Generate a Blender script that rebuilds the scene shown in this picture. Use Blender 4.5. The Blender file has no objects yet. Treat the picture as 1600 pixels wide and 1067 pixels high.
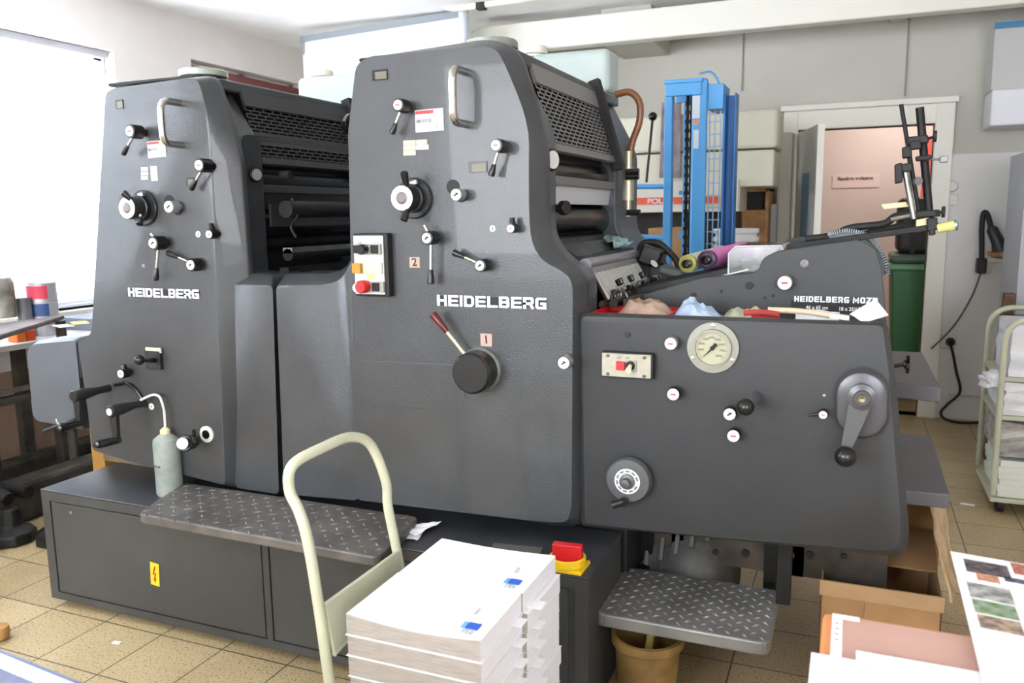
import bpy, bmesh, math, random
from mathutils import Vector, Matrix
random.seed(7)
C = bpy.context.scene.collection
V = Vector
# ---------------------------------------------------------------- camera
F_PX = 1280.0; CAM_H = 1.45
yaw, pit, rol = -.3948, .1532, -.0133
cy_, sy_ = math.cos(yaw), math.sin(yaw); cp_, sp_ = math.cos(pit), math.sin(pit)
FW = V((sy_*cp_, cy_*cp_, -sp_)); r0 = V((cy_, -sy_, 0)); u0 = r0.cross(FW)
RT = math.cos(rol)*r0 + math.sin(rol)*u0; UP = -math.sin(rol)*r0 + math.cos(rol)*u0
EYE = V((0, 0, CAM_H))
cam = bpy.data.cameras.new('camera'); co = bpy.data.objects.new('camera', cam); C.objects.link(co)
cam.sensor_width = 36; cam.lens = 36*F_PX/1600; cam.clip_start = .05; cam.clip_end = 60
cam.dof.use_dof = True; cam.dof.focus_distance = 2.75; cam.dof.aperture_fstop = 4.0
co.matrix_world = Matrix(((RT.x, UP.x, -FW.x, 0), (RT.y, UP.y, -FW.y, 0), (RT.z, UP.z, -FW.z, CAM_H), (0, 0, 0, 1)))
bpy.context.scene.camera = co
vs = bpy.context.scene.view_settings
vs.view_transform = 'Standard'; vs.look = 'None'; vs.gamma = 1; vs.use_curve_mapping = False; vs.exposure = 1.0
# ---------------------------------------------------------------- light
w = bpy.data.worlds.new('world'); bpy.context.scene.world = w; w.use_nodes = True
w.node_tree.nodes['Background'].inputs[0].default_value = (.86, .93, 1, 1)
w.node_tree.nodes['Background'].inputs[1].default_value = 2.2
def area(name, loc, target, sx, sy, power, col):
    l = bpy.data.lights.new(name, 'AREA'); l.shape = 'RECTANGLE'; l.size = sx; l.size_y = sy; l.energy = power; l.color = col
    o = bpy.data.objects.new(name, l); C.objects.link(o); o.location = loc
    o.rotation_euler = (V(target)-V(loc)).to_track_quat('-Z', 'Y').to_euler()
area('window_daylight', (-4.5, 1.85, 1.75), (0, 1.85, 1.3), 4.1, 1.4, 260, (.9, .95, 1))
area('second_window_daylight', (-4.5, 5.2, 1.75), (0, 5.0, 1.2), 1.2, 1.3, 40, (.9, .95, 1))
area('front_window_daylight', (-2.0, -2.35, 1.9), (-1.2, 3.0, 1.0), 2.6, 1.6, 70, (.95, .97, 1))
area('front_window_daylight_right', (1.6, -2.35, 1.9), (0.2, 5.0, 1.0), 1.8, 1.6, 42, (.97, .97, 1))
# ---------------------------------------------------------------- helpers
def ray(px, py): return FW + RT*((px-800)/F_PX) - UP*((py-533.5)/F_PX)
def P(px, py, Y):
    d = ray(px, py); return EYE + d*(Y/d.y)
def Q(px, py, X):
    d = ray(px, py); return EYE + d*(X/d.x)
def G(px, py, z):
    d = ray(px, py); return EYE + d*((z-CAM_H)/d.z)
def lin(c): return tuple(((v/255)/12.92 if v/255 <= .04045 else ((v/255+.055)/1.055)**2.4) for v in c)
MATS = {}
def mat(name, rgb, rough=.5, metal=0, bump=0, bscale=60, var=0, vscale=8, rgb2=None, trans=0, alpha=1, emit=0, spec=.5, coat=0, sub=0):
    if name in MATS: return MATS[name]
    m = bpy.data.materials.new(name); m.use_nodes = True; nt = m.node_tree; b = nt.nodes['Principled BSDF']
    c = (*lin(rgb), 1); b.inputs['Base Color'].default_value = c
    b.inputs['Roughness'].default_value = rough; b.inputs['Metallic'].default_value = metal
    b.inputs['Specular IOR Level'].default_value = spec; b.inputs['Transmission Weight'].default_value = trans
    b.inputs['Alpha'].default_value = alpha; b.inputs['Coat Weight'].default_value = coat
    if emit: b.inputs['Emission Color'].default_value = c; b.inputs['Emission Strength'].default_value = emit
    tc = nt.nodes.new('ShaderNodeTexCoord')
    if var or rgb2:
        n = nt.nodes.new('ShaderNodeTexNoise'); n.inputs['Scale'].default_value = vscale; n.inputs['Detail'].default_value = 6
        nt.links.new(tc.outputs['Object'], n.inputs['Vector'])
        r = nt.nodes.new('ShaderNodeValToRGB'); r.color_ramp.elements[0].position = .35; r.color_ramp.elements[1].position = .68
        d = rgb2 if rgb2 else tuple(max(0, v*(1-var)) for v in rgb)
        r.color_ramp.elements[0].color = (*lin(d), 1); r.color_ramp.elements[1].color = c
        nt.links.new(n.outputs['Fac'], r.inputs['Fac']); nt.links.new(r.outputs['Color'], b.inputs['Base Color'])
    if bump:
        n = nt.nodes.new('ShaderNodeTexNoise'); n.inputs['Scale'].default_value = bscale; n.inputs['Detail'].default_value = 3
        nt.links.new(tc.outputs['Object'], n.inputs['Vector'])
        k = nt.nodes.new('ShaderNodeBump'); k.inputs['Strength'].default_value = bump; k.inputs['Distance'].default_value = .002
        nt.links.new(n.outputs['Fac'], k.inputs['Height']); nt.links.new(k.outputs['Normal'], b.inputs['Normal'])
    MATS[name] = m; return m
PAINT = mat('hammered_grey_paint', (68, 71, 74), .34, .1, .5, 220, .15, 3.2, coat=.3)
PAINT2 = mat('side_grey_with_reflection', (84, 89, 94), .36, .1, .3, 260, .08, 5)  # bluish grey, lightened to paint in the reflection on the side cover
PLATEG = mat('feeder_grey_paint', (58, 60, 62), .5, .05, .25, 300, .08, 4)
CABG = mat('cabinet_grey_paint', (70, 71, 70), .5, .1, .2, 200, .15, 3)
BLK = mat('black_plastic', (20, 20, 21), .25)
BLKM = mat('matt_black', (26, 26, 27), .6)
DARK = mat('dark_oily_iron', (42, 42, 42), .5, .5, .3, 40, .4, 10)
DARKW = mat('worn_old_iron', (84, 80, 70), .7, .4, .4, 40, .4, 10)
CHR = mat('polished_steel', (205, 203, 196), .18, 1)
STEEL = mat('satin_steel', (170, 170, 165), .38, .9, 0, 0, .15, 20)
WCAP = mat('white_cap', (212, 213, 208), .4)
WHITE = mat('white_paper', (246, 246, 250), .8)
LOGO = mat('logo_white', (226, 230, 234), .45)
RED = mat('red_plastic', (200, 30, 34), .4)
YEL = mat('yellow_plastic', (240, 200, 30), .45)
CREAM = mat('cream_enamel', (202, 204, 178), .3, 0, .1, 30, .08, 7)
CARD = mat('cardboard', (182, 140, 96), .85, 0, .1, 80, .12, 5)
MESH = []
def top(bm_name, base, label, cat, group=None, kind=None, rz=0):
    o = bpy.data.objects.new(bm_name, None); C.objects.link(o); o.location = base; o.empty_display_size = .1
    tag(o, label, cat, group, kind); o.rotation_euler.z = rz
    W[o.name] = V(base); return o
W = {}
def tag(o, label=None, cat=None, group=None, kind=None):
    if label: o['label'] = label
    if cat: o['category'] = cat
    if group: o['group'] = group
    if kind: o['kind'] = kind
def mk(name, bm, m, parent=None, smooth=False, bevel=0, label=None, cat=None, group=None, kind=None, base=None, seg=2, ang=30):
    bmesh.ops.recalc_face_normals(bm, faces=bm.faces)
    if parent is not None: off = W[parent.name]
    elif base is not None: off = V(base)
    elif kind == 'structure': off = V((0, 0, 0))
    else:
        xs = [v.co for v in bm.verts]
        off = V(((min(c.x for c in xs)+max(c.x for c in xs))/2, (min(c.y for c in xs)+max(c.y for c in xs))/2, min(c.z for c in xs)))
    bmesh.ops.translate(bm, verts=bm.verts, vec=-off)
    me = bpy.data.meshes.new(name); bm.to_mesh(me); bm.free()
    for mm in (m if isinstance(m, (list, tuple)) else [m]): me.materials.append(mm)
    o = bpy.data.objects.new(name, me); C.objects.link(o)
    if parent is not None: o.parent = parent; W[o.name] = off.copy()
    else: o.location = off; W[o.name] = off.copy()
    if smooth:
        for p in me.polygons: p.use_smooth = True
        for p in me.polygons:
            if len(p.vertices) > 6: p.use_smooth = False
        try: me.set_sharp_from_angle(angle=math.radians(ang if ang != 30 else 40))
        except Exception: pass
    if bevel:
        b = o.modifiers.new('bevel', 'BEVEL'); b.width = bevel; b.segments = seg; b.limit_method = 'ANGLE'; b.angle_limit = math.radians(ang)
        b.harden_normals = False
    tag(o, label, cat, group, kind)
    return o
def B(): return bmesh.new()
def box(bm, x0, x1, y0, y1, z0, z1, mi=0):
    vs_ = [bm.verts.new((x, y, z)) for x in (x0, x1) for y in (y0, y1) for z in (z0, z1)]
    for f in ((0,1,3,2),(4,6,7,5),(0,4,5,1),(2,3,7,6),(0,2,6,4),(1,5,7,3)):
        bm.faces.new([vs_[i] for i in f]).material_index = mi
    return bm
def obox(bm, c, ax, ay, az, mi=0):
    """box centred at c with half-axis vectors"""
    c = V(c); vs_ = [bm.verts.new(c+ax*i+ay*j+az*k) for i in (-1, 1) for j in (-1, 1) for k in (-1, 1)]
    for f in ((0,1,3,2),(4,6,7,5),(0,4,5,1),(2,3,7,6),(0,2,6,4),(1,5,7,3)):
        bm.faces.new([vs_[i] for i in f]).material_index = mi
    return bm
def frame_of(d):
    d = V(d).normalized(); a = V((0, 0, 1)) if abs(d.z) < .9 else V((1, 0, 0))
    u = d.cross(a).normalized(); return u, d.cross(u).normalized()
def cyl(bm, p0, p1, r0_, r1_=None, n=20, mi=0, caps=True):
    p0 = V(p0); p1 = V(p1); r1_ = r0_ if r1_ is None else r1_
    u, v = frame_of(p1-p0); A = []; Bb = []
    for i in range(n):
        a = 2*math.pi*i/n; e = u*math.cos(a)+v*math.sin(a)
        A.append(bm.verts.new(p0+e*r0_)); Bb.append(bm.verts.new(p1+e*r1_))
    for i in range(n):
        j = (i+1) % n; bm.faces.new((A[i], A[j], Bb[j], Bb[i])).material_index = mi
    if caps:
        bm.faces.new(A).material_index = mi; bm.faces.new(Bb).material_index = mi
    return bm
def lathe(bm, prof, org, axis=(0, 0, 1), n=28, mi=0):
    """prof: (radius, height) list along axis"""
    org = V(org); d = V(axis).normalized(); u, v = frame_of(d); rings = []
    for r, h in prof:
        rings.append([bm.verts.new(org+d*h+(u*math.cos(2*math.pi*i/n)+v*math.sin(2*math.pi*i/n))*max(r, 1e-5)) for i in range(n)])
    for a, b in zip(rings, rings[1:]):
        for i in range(n):
            j = (i+1) % n; bm.faces.new((a[i], a[j], b[j], b[i])).material_index = mi
    bm.faces.new(rings[0]).material_index = mi; bm.faces.new(rings[-1]).material_index = mi
    return bm
def smoothpath(pts, k=5):
    pts = [V(p) for p in pts]
    if len(pts) < 3: return pts
    out = []
    for i in range(len(pts)-1):
        a = pts[max(i-1, 0)]; b = pts[i]; c = pts[i+1]; d = pts[min(i+2, len(pts)-1)]
        for s in range(k):
            t = s/k; t2 = t*t; t3 = t2*t
            out.append(.5*((2*b)+(c-a)*t+(2*a-5*b+4*c-d)*t2+(3*b-a-3*c+d)*t3))
    out.append(pts[-1]); return out
def fillet(pts, r, k=5):
    pts = [V(p) for p in pts]; out = [pts[0]]
    for a, b, c in zip(pts, pts[1:], pts[2:]):
        d0 = (a-b); d1 = (c-b); rr = min(r, d0.length*.48, d1.length*.48)
        s = b+d0.normalized()*rr; e = b+d1.normalized()*rr
        for i in range(k+1):
            t = i/k; out.append(s*(1-t)**2+b*2*t*(1-t)+e*t*t)
    out.append(pts[-1]); return out
def tube(bm, pts, r, n=12, mi=0, rs=None):
    pts = [V(p) for p in pts]; rings = []; d0 = (pts[1]-pts[0]).normalized(); u, v = frame_of(d0)
    for i, p in enumerate(pts):
        d = ((pts[min(i+1, len(pts)-1)]-pts[max(i-1, 0)])).normalized()
        q = d0.rotation_difference(d); u = q @ u; v = q @ v; d0 = d
        rr = rs[i] if rs else r
        rings.append([bm.verts.new(p+(u*math.cos(2*math.pi*a/n)+v*math.sin(2*math.pi*a/n))*rr) for a in range(n)])
    for a, b in zip(rings, rings[1:]):
        for i in range(n):
            j = (i+1) % n; bm.faces.new((a[i], a[j], b[j], b[i])).material_index = mi
    bm.faces.new(rings[0]).material_index = mi; bm.faces.new(rings[-1]).material_index = mi
    return bm
def prism(bm, poly, y0, y1, mi=0):
    """poly: (x,z) list, extruded in y"""
    a = [bm.verts.new((x, y0, z)) for x, z in poly]; b = [bm.verts.new((x, y1, z)) for x, z in poly]; n = len(poly)
    bm.faces.new(a).material_index = mi; bm.faces.new(b[::-1]).material_index = mi
    for i in range(n):
        j = (i+1) % n; bm.faces.new((a[i], a[j], b[j], b[i])).material_index = mi
    return bm
def slab(bm, poly, z0, z1, mi=0):
    a = [bm.verts.new((p[0], p[1], z0)) for p in poly]; b = [bm.verts.new((p[0], p[1], z1)) for p in poly]; n = len(poly)
    bm.faces.new(a).material_index = mi; bm.faces.new(b[::-1]).material_index = mi
    for i in range(n):
        j = (i+1) % n; bm.faces.new((a[i], a[j], b[j], b[i])).material_index = mi
    return bm
def sheet(bm, q, th=.001, nx=1, ny=1, wob=0, mi=0):
    """thin sheet from four corner points, with waves"""
    q = [V(p) for p in q]; nrm = (q[1]-q[0]).cross(q[3]-q[0]).normalized()
    if nrm.z < 0 and abs(nrm.z) > .3: nrm = -nrm
    T = []; Bo = []
    for j in range(ny+1):
        rowt = []; rowb = []
        for i in range(nx+1):
            s = i/nx; t = j/ny; p = (q[0]*(1-s)+q[1]*s)*(1-t)+(q[3]*(1-s)+q[2]*s)*t
            h = wob*(math.sin(s*7+t*4)+math.sin(t*9-s*3)+random.uniform(-.6, .6))*.5 if wob else 0
            rowt.append(bm.verts.new(p+nrm*(th+abs(h)))); rowb.append(bm.verts.new(p+nrm*abs(h)))
        T.append(rowt); Bo.append(rowb)
    def fc(*a): bm.faces.new(a).material_index = mi
    for j in range(ny):
        for i in range(nx):
            fc(T[j][i], T[j][i+1], T[j+1][i+1], T[j+1][i]); fc(Bo[j][i], Bo[j+1][i], Bo[j+1][i+1], Bo[j][i+1])
    for i in range(nx):
        fc(T[0][i], Bo[0][i], Bo[0][i+1], T[0][i+1]); fc(T[ny][i], T[ny][i+1], Bo[ny][i+1], Bo[ny][i])
    for j in range(ny):
        fc(T[j][0], T[j+1][0], Bo[j+1][0], Bo[j][0]); fc(T[j][nx], Bo[j][nx], Bo[j+1][nx], T[j+1][nx])
    return bm
def radv(px, py, r, Y): return (P(px, py-r, Y)-P(px, py+r, Y)).length/2
def text_bm(s, org, right, up, h, depth=.0015, bold=0.0, wid=1.0):
    """writing as a mesh: letter height h, org = lower left, along right / up"""
    cu = bpy.data.curves.new('t', 'FONT'); cu.body = s; cu.size = 1; cu.extrude = .5; cu.offset = bold
    o = bpy.data.objects.new('t', cu); C.objects.link(o)
    dg = bpy.context.evaluated_depsgraph_get(); me = bpy.data.meshes.new_from_object(o.evaluated_get(dg))
    bpy.data.objects.remove(o); bpy.data.curves.remove(cu)
    bm = bmesh.new(); bm.from_mesh(me); bpy.data.meshes.remove(me)
    right = V(right).normalized(); up = V(up).normalized(); nn = right.cross(up)
    k = h/.7; org = V(org)
    for v in bm.verts: v.co = org+right*v.co.x*k*wid+up*v.co.y*k+nn*(v.co.z+.5)*depth
    return bm
LET = {'H': [[(0,0),(0,1)],[(1,0),(1,1)],[(0,.5),(1,.5)]], 'E': [[(1,1),(0,1),(0,0),(1,0)],[(0,.5),(.95,.5)]], 'I': [[(0,0),(0,1)]],
 'D': [[(0,0),(.78,0),(1,.2),(1,.8),(.78,1),(0,1),'c']], 'L': [[(0,1),(0,0),(1,0)]],
 'B': [[(0,0),(.86,0),(1,.12),(1,.40),(.9,.5),(.97,.62),(.97,.88),(.84,1),(0,1),'c'],[(.08,.5),(.85,.5)]],
 'R': [[(0,0),(0,1),(.88,1),(1,.88),(1,.55),(.88,.43),(0,.43)],[(.72,.43),(1,0)]],
 'G': [[(1,1),(.12,1),(0,.88),(0,.12),(.12,0),(1,0),(1,.47),(.62,.47)]],
 'M': [[(0,0),(0,1),(.5,.25),(1,1),(1,0)]], 'O': [[(.15,0),(.85,0),(1,.15),(1,.85),(.85,1),(.15,1),(0,.85),(0,.15),'c']],
 'Z': [[(0,1),(1,1),(0,0),(1,0)]], 'P': [[(0,0),(0,1),(.88,1),(1,.88),(1,.5),(.88,.38),(0,.38)]]}
def wordmark(s, org, right, h, lw, gap, t, depth=.003):
    """squarish wide capitals built from mitred strokes"""
    bm = B(); right = V(right).normalized(); up = V((0, 0, 1)); n = right.cross(up); x = 0
    ht = t*.78
    def put(x_, z_, d): return V(org)+right*x_+up*z_+n*d
    for ch in s:
        if ch == ' ': x += lw*.55; continue
        cw = 0 if ch == 'I' else (lw*1.25 if ch == 'M' else lw)
        for si, st in enumerate(LET[ch]):
            dep = depth*(1+.12*si)
            closed = st[-1] == 'c'; pts = [(x+t/2+p[0]*(cw-t if cw else 0), ht/2+p[1]*(h-ht)) for p in (st[:-1] if closed else st)]
            m = len(pts)
            L = []; R_ = []
            for i in range(m):
                a = pts[i-1] if (i > 0 or closed) else None; b = pts[i]; c = pts[(i+1) % m] if (i < m-1 or closed) else None
                def nr(p, q):
                    dx, dz = q[0]-p[0], q[1]-p[1]; l = math.hypot(dx, dz); return (-dz/l, dx/l), (dx/l, dz/l)
                if a and c:
                    n1, d1 = nr(a, b); n2, d2 = nr(b, c); mx, mz = n1[0]+n2[0], n1[1]+n2[1]; k = 1/max(.35, (mx*mx+mz*mz)/2)
                    ox, oz = mx*k*t/2, mz*k*ht/2; e = (0, 0)
                else:
                    nn, dd = nr(a, b) if a else nr(b, c); ox, oz = nn[0]*t/2, nn[1]*ht/2
                    ex = 1 if a else -1; e = (dd[0]*t/2*ex, dd[1]*ht/2*ex)
                L.append((b[0]+ox+e[0], b[1]+oz+e[1])); R_.append((b[0]-ox+e[0], b[1]-oz+e[1]))
            segs = m if closed else m-1
            for i in range(segs):
                j = (i+1) % m; q = [L[i], L[j], R_[j], R_[i]]
                a4 = [bm.verts.new(put(p[0], p[1], 0)) for p in q]; b4 = [bm.verts.new(put(p[0], p[1], dep)) for p in q]
                bm.faces.new(a4); bm.faces.new(b4[::-1])
                for k2 in range(4): bm.faces.new((a4[k2], a4[(k2+1) % 4], b4[(k2+1) % 4], b4[k2]))
        x += (cw if cw else t)+gap
    return bm
def wordmark_width(s, lw, gap, t):
    return sum(lw*.55 if c == ' ' else (t if c == 'I' else lw*1.25 if c == 'M' else lw)+gap for c in s)-gap
def densify(pts, rad):
    """pts: list of (outer V2, inner V2); round the corners of both together"""
    n = len(pts); out = []
    for i in range(n):
        a, b, c = pts[i-1], pts[i], pts[(i+1) % n]; r = b[2] if len(b) > 2 and b[2] is not None else rad
        def f(k):
            p0, p1, p2 = V(a[k]), V(b[k]), V(c[k]); d0 = p0-p1; d1 = p2-p1
            s = min(r, d0.length*.45) ; e = min(r, d1.length*.45)
            S = p1+(d0.normalized()*s if d0.length > 1e-6 else d0); Ee = p1+(d1.normalized()*e if d1.length > 1e-6 else d1)
            return [S*(1-t)**2+p1*2*t*(1-t)+Ee*t*t for t in (0, .25, .5, .75, 1)]
        out += list(zip(f(0), f(1)))
    return out
def loft(bm, pts, Yf, Yo, Yb, rad=.03, k=5):
    """housing: front face (inner outline) at Yf, rounded shoulder to the outer outline at Yo, straight to Yb"""
    d = densify(pts, rad); rings = [[bm.verts.new((o.x, Yb, o.y)) for o, i in d]]
    dY = Yo-Yf
    for y, t in ((Yo, 0), (Yo-dY*.06, .015), (Yo-dY*.14, .07), (Yf+dY*.16, .80), (Yf+dY*.08, .90), (Yf+dY*.02, .965), (Yf, 1)):
        rings.append([bm.verts.new((o.x+(i.x-o.x)*t, y, o.y+(i.y-o.y)*t)) for o, i in d])
    n = len(d)
    for A, Bb in zip(rings, rings[1:]):
        for i in range(n):
            j = (i+1) % n; bm.faces.new((A[i], A[j], Bb[j], Bb[i]))
    bm.faces.new(rings[0]); bm.faces.new(rings[-1][::-1]); return bm
def xz(p): return (p.x, p.z)
# ---------------------------------------------------------------- room
XL, YB, ZC, YF, XR = -4.35, 6.35, 2.84, -2.2, 2.6
def floor_mat():
    m = bpy.data.materials.new('beige_floor_tiles'); m.use_nodes = True; nt = m.node_tree; b = nt.nodes['Principled BSDF']
    tc = nt.nodes.new('ShaderNodeTexCoord'); mp = nt.nodes.new('ShaderNodeMapping'); mp.inputs['Location'].default_value = (2.465, -1.745, 0)
    nt.links.new(tc.outputs['Object'], mp.inputs['Vector'])
    br = nt.nodes.new('ShaderNodeTexBrick'); br.offset = 0; br.inputs['Scale'].default_value = 1; br.inputs['Brick Width'].default_value = .27; br.inputs['Row Height'].default_value = .27
    br.inputs['Mortar Size'].default_value = .003; br.inputs['Mortar Smooth'].default_value = .3; br.inputs['Bias'].default_value = 0
    br.inputs['Color1'].default_value = (*lin((196, 176, 136)), 1); br.inputs['Color2'].default_value = (*lin((182, 162, 124)), 1); br.inputs['Mortar'].default_value = (*lin((92, 78, 64)), 1)
    nt.links.new(mp.outputs[0], br.inputs['Vector'])
    n = nt.nodes.new('ShaderNodeTexNoise'); n.inputs['Scale'].default_value = 130; n.inputs['Detail'].default_value = 2
    r = nt.nodes.new('ShaderNodeValToRGB'); r.color_ramp.elements[0].position = .3; r.color_ramp.elements[0].color = (*lin((150, 108, 70)), 1); r.color_ramp.elements[1].position = .46; r.color_ramp.elements[1].color = (1, 1, 1, 1)
    nt.links.new(tc.outputs['Object'], n.inputs['Vector']); nt.links.new(n.outputs['Fac'], r.inputs['Fac'])
    n2 = nt.nodes.new('ShaderNodeTexNoise'); n2.inputs['Scale'].default_value = 1.7; n2.inputs['Detail'].default_value = 5
    r2 = nt.nodes.new('ShaderNodeValToRGB'); r2.color_ramp.elements[0].position = .3; r2.color_ramp.elements[0].color = (.72, .7, .68, 1); r2.color_ramp.elements[1].position = .6; r2.color_ramp.elements[1].color = (1, 1, 1, 1)
    nt.links.new(tc.outputs['Object'], n2.inputs['Vector']); nt.links.new(n2.outputs['Fac'], r2.inputs['Fac'])
    x1 = nt.nodes.new('ShaderNodeMixRGB'); x1.blend_type = 'MULTIPLY'; x1.inputs[0].default_value = .8
    x2 = nt.nodes.new('ShaderNodeMixRGB'); x2.blend_type = 'MULTIPLY'; x2.inputs[0].default_value = .9
    nt.links.new(br.outputs['Color'], x1.inputs[1]); nt.links.new(r.outputs['Color'], x1.inputs[2])
    nt.links.new(x1.outputs[0], x2.inputs[1]); nt.links.new(r2.outputs['Color'], x2.inputs[2]); nt.links.new(x2.outputs[0], b.inputs['Base Color'])
    b.inputs['Roughness'].default_value = .42
    return m
WALLW = mat('dirty_white_wall', (236, 230, 227), .85, 0, .05, 30, .05, 1.5)
WALLB = mat('greyish_back_wall', (205, 202, 192), .85, 0, .05, 30, .06, 1.2)
WALLP = mat('lower_white_wall_paint', (232, 231, 228), .6, 0, .05, 30, .04, 1.5)
CEIL = mat('white_ceiling', (248, 248, 248), .9, 0, 0, 0, .04, 2.5)
FRAME = mat('white_gloss_paint', (236, 234, 224), .4)
mk('floor', box(B(), XL-.2, XR+.1, YF-.1, 9.0, -.1, 0), floor_mat(), kind='structure')
mk('ceiling', box(B(), XL-.2, XR+.1, YF-.1, 9.0, ZC, ZC+.1), CEIL, kind='structure')
def wall_x(bm, x0, x1, y0, y1, holes):
    """wall across x thickness with window holes (ya, yb, za, zb) sorted by y"""
    c = y0
    for ya, yb, za, zb in holes:
        box(bm, x0, x1, c, ya, 0, ZC); box(bm, x0, x1, ya, yb, 0, za); box(bm, x0, x1, ya, yb, zb, ZC); c = yb
    box(bm, x0, x1, c, y1, 0, ZC); return bm
W1 = (-.3, 4.0, .92, 2.5); W2 = (4.66, 5.95, .92, 2.56)
mk('wall_left', wall_x(B(), XL-.2, XL, YF, YB, [W1, W2]), WALLW, kind='structure')
# front wall behind the camera with two large window openings
bm = B()
def wy(bm, y0, y1, x0, x1, holes):
    c = x0
    for a, b_, za, zb in holes:
        box(bm, c, a, y0, y1, 0, ZC); box(bm, a, b_, y0, y1, 0, za); box(bm, a, b_, y0, y1, zb, ZC); c = b_
    box(bm, c, x1, y0, y1, 0, ZC); return bm
mk('wall_front', wy(B(), YF-.15, YF, XL-.2, XR+.1, [(-3.5, -.5, .9, 2.5), (.5, 2.4, .9, 2.5)]), WALLW, kind='structure')
mk('wall_right', box(B(), XR, XR+.1, YF, 9.0, 0, ZC), WALLW, kind='structure')
DX0 = P(1236, 500, YB).x; DX1 = P(1441, 500, YB).x; DZ = 2.02
mk('wall_back', wy(B(), YB, YB+.12, XL-.2, XR, [(DX0, DX1, 0, DZ)]), WALLB, kind='structure')
# lighter painted lower wall right of the door
zt = P(1520, 240, YB-.02).z
mk('trim_1', box(B(), P(1478, 300, YB).x, XR, YB-.015, YB+.01, 0, zt), WALLP, kind='structure')
bm = B(); box(bm, DX1, P(1478, 400, YB-.05).x, YB-.05, YB+.1, 0, DZ+.13); box(bm, DX0-.1, P(1478, 400, YB-.05).x, YB-.045, YB+.1, DZ, DZ+.13); box(bm, DX0-.1, DX0, YB-.05, YB+.1, 0, DZ+.13)
box(bm, DX0-.12, P(1482, 400, YB-.05).x, YB-.07, YB, DZ+.13, DZ+.17)
mk('door_frame', bm, FRAME, bevel=.006, kind='structure').name = 'trim_2'
# shallow horizontal surface conduit and vertical seams on the back wall
for i, (px, y0, y1) in enumerate(((1162, 62, 142), (1419, 60, 150))):
    a = P(px, y0, YB); b_ = P(px, y1, YB)
    mk('trim_%d' % (i+3), box(B(), a.x-.006, a.x+.006, YB-.008, YB, b_.z, ZC), mat('seam_grey', (150, 148, 142), .8), kind='structure')
# corridor behind the door
PINK = mat('pink_corridor_wall', (214, 192, 182), .85, 0, 0, 0, .03, 1)
mk('wall_corridor', box(B(), -2.2, XR, 8.3, 8.4, 0, ZC), PINK, kind='structure')
mk('wall_corridor_left', box(B(), -2.2, -2.1, YB+.12, 8.3, 0, ZC), PINK, kind='structure')
# door leaf swung into the corridor
hg = V((DX0+.02, YB-.075, 0)); en = P(1279, 300, 5.62); dv = V((en.x-hg.x, en.y-hg.y, 0)); L_ = dv.length; dv.normalize(); nv = V((-dv.y, dv.x, 0))
bm = B(); obox(bm, hg+dv*L_/2+V((0, 0, 1.0)), dv*L_/2, nv*.02, V((0, 0, .99)))
d1 = mk('door_1', bm, mat('door_leaf_grey_white', (205, 206, 200), .5), kind='structure', bevel=.003, base=hg)
bm = B(); obox(bm, hg+dv*(L_*.55)-nv*.023+V((0, 0, 1.45)), dv*.12, nv*.002, V((0, 0, .25)))
mk('notice_sheet', bm, mat('blue_grey_print', (120, 150, 178), .7), d1)
mk('leaf_edge', obox(B(), hg+dv*(L_+.002)+V((0, 0, 1.0)), dv*.003, nv*.0205, V((0, 0, .99))), mat('leaf_edge_white', (244, 244, 232), .5), d1)
a = P(1448, 250, 8.25)
bm = B(); box(bm, P(1440, 300, 8.2).x, P(1475, 300, 8.2).x, 8.26, 8.3, P(1450, 330, 8.2).z, P(1450, 215, 8.2).z)
o = mk('wall_panel', bm, mat('coral_red', (226, 92, 80), .6), label='narrow coral red panel on the pink corridor wall behind the rods', cat='panel')
sg = P(1337, 281, 8.29)
t = top('wall_sign', (sg.x, 8.3, sg.z-.08), 'pale paper sign with one line of black lettering on pink wall', 'sign')
mk('paper', box(B(), sg.x-.20, sg.x+.20, 8.293, 8.299, sg.z-.07, sg.z+.05), mat('sign_pink_paper', (222, 194, 184), .8), t)
mk('lettering', text_bm('Rauchen verboten', (sg.x-.155, 8.2915, sg.z), (1, 0, 0), (0, 0, 1), .03, .001, .03, .95), mat('print_black', (35, 30, 32), .7), t)
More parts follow.
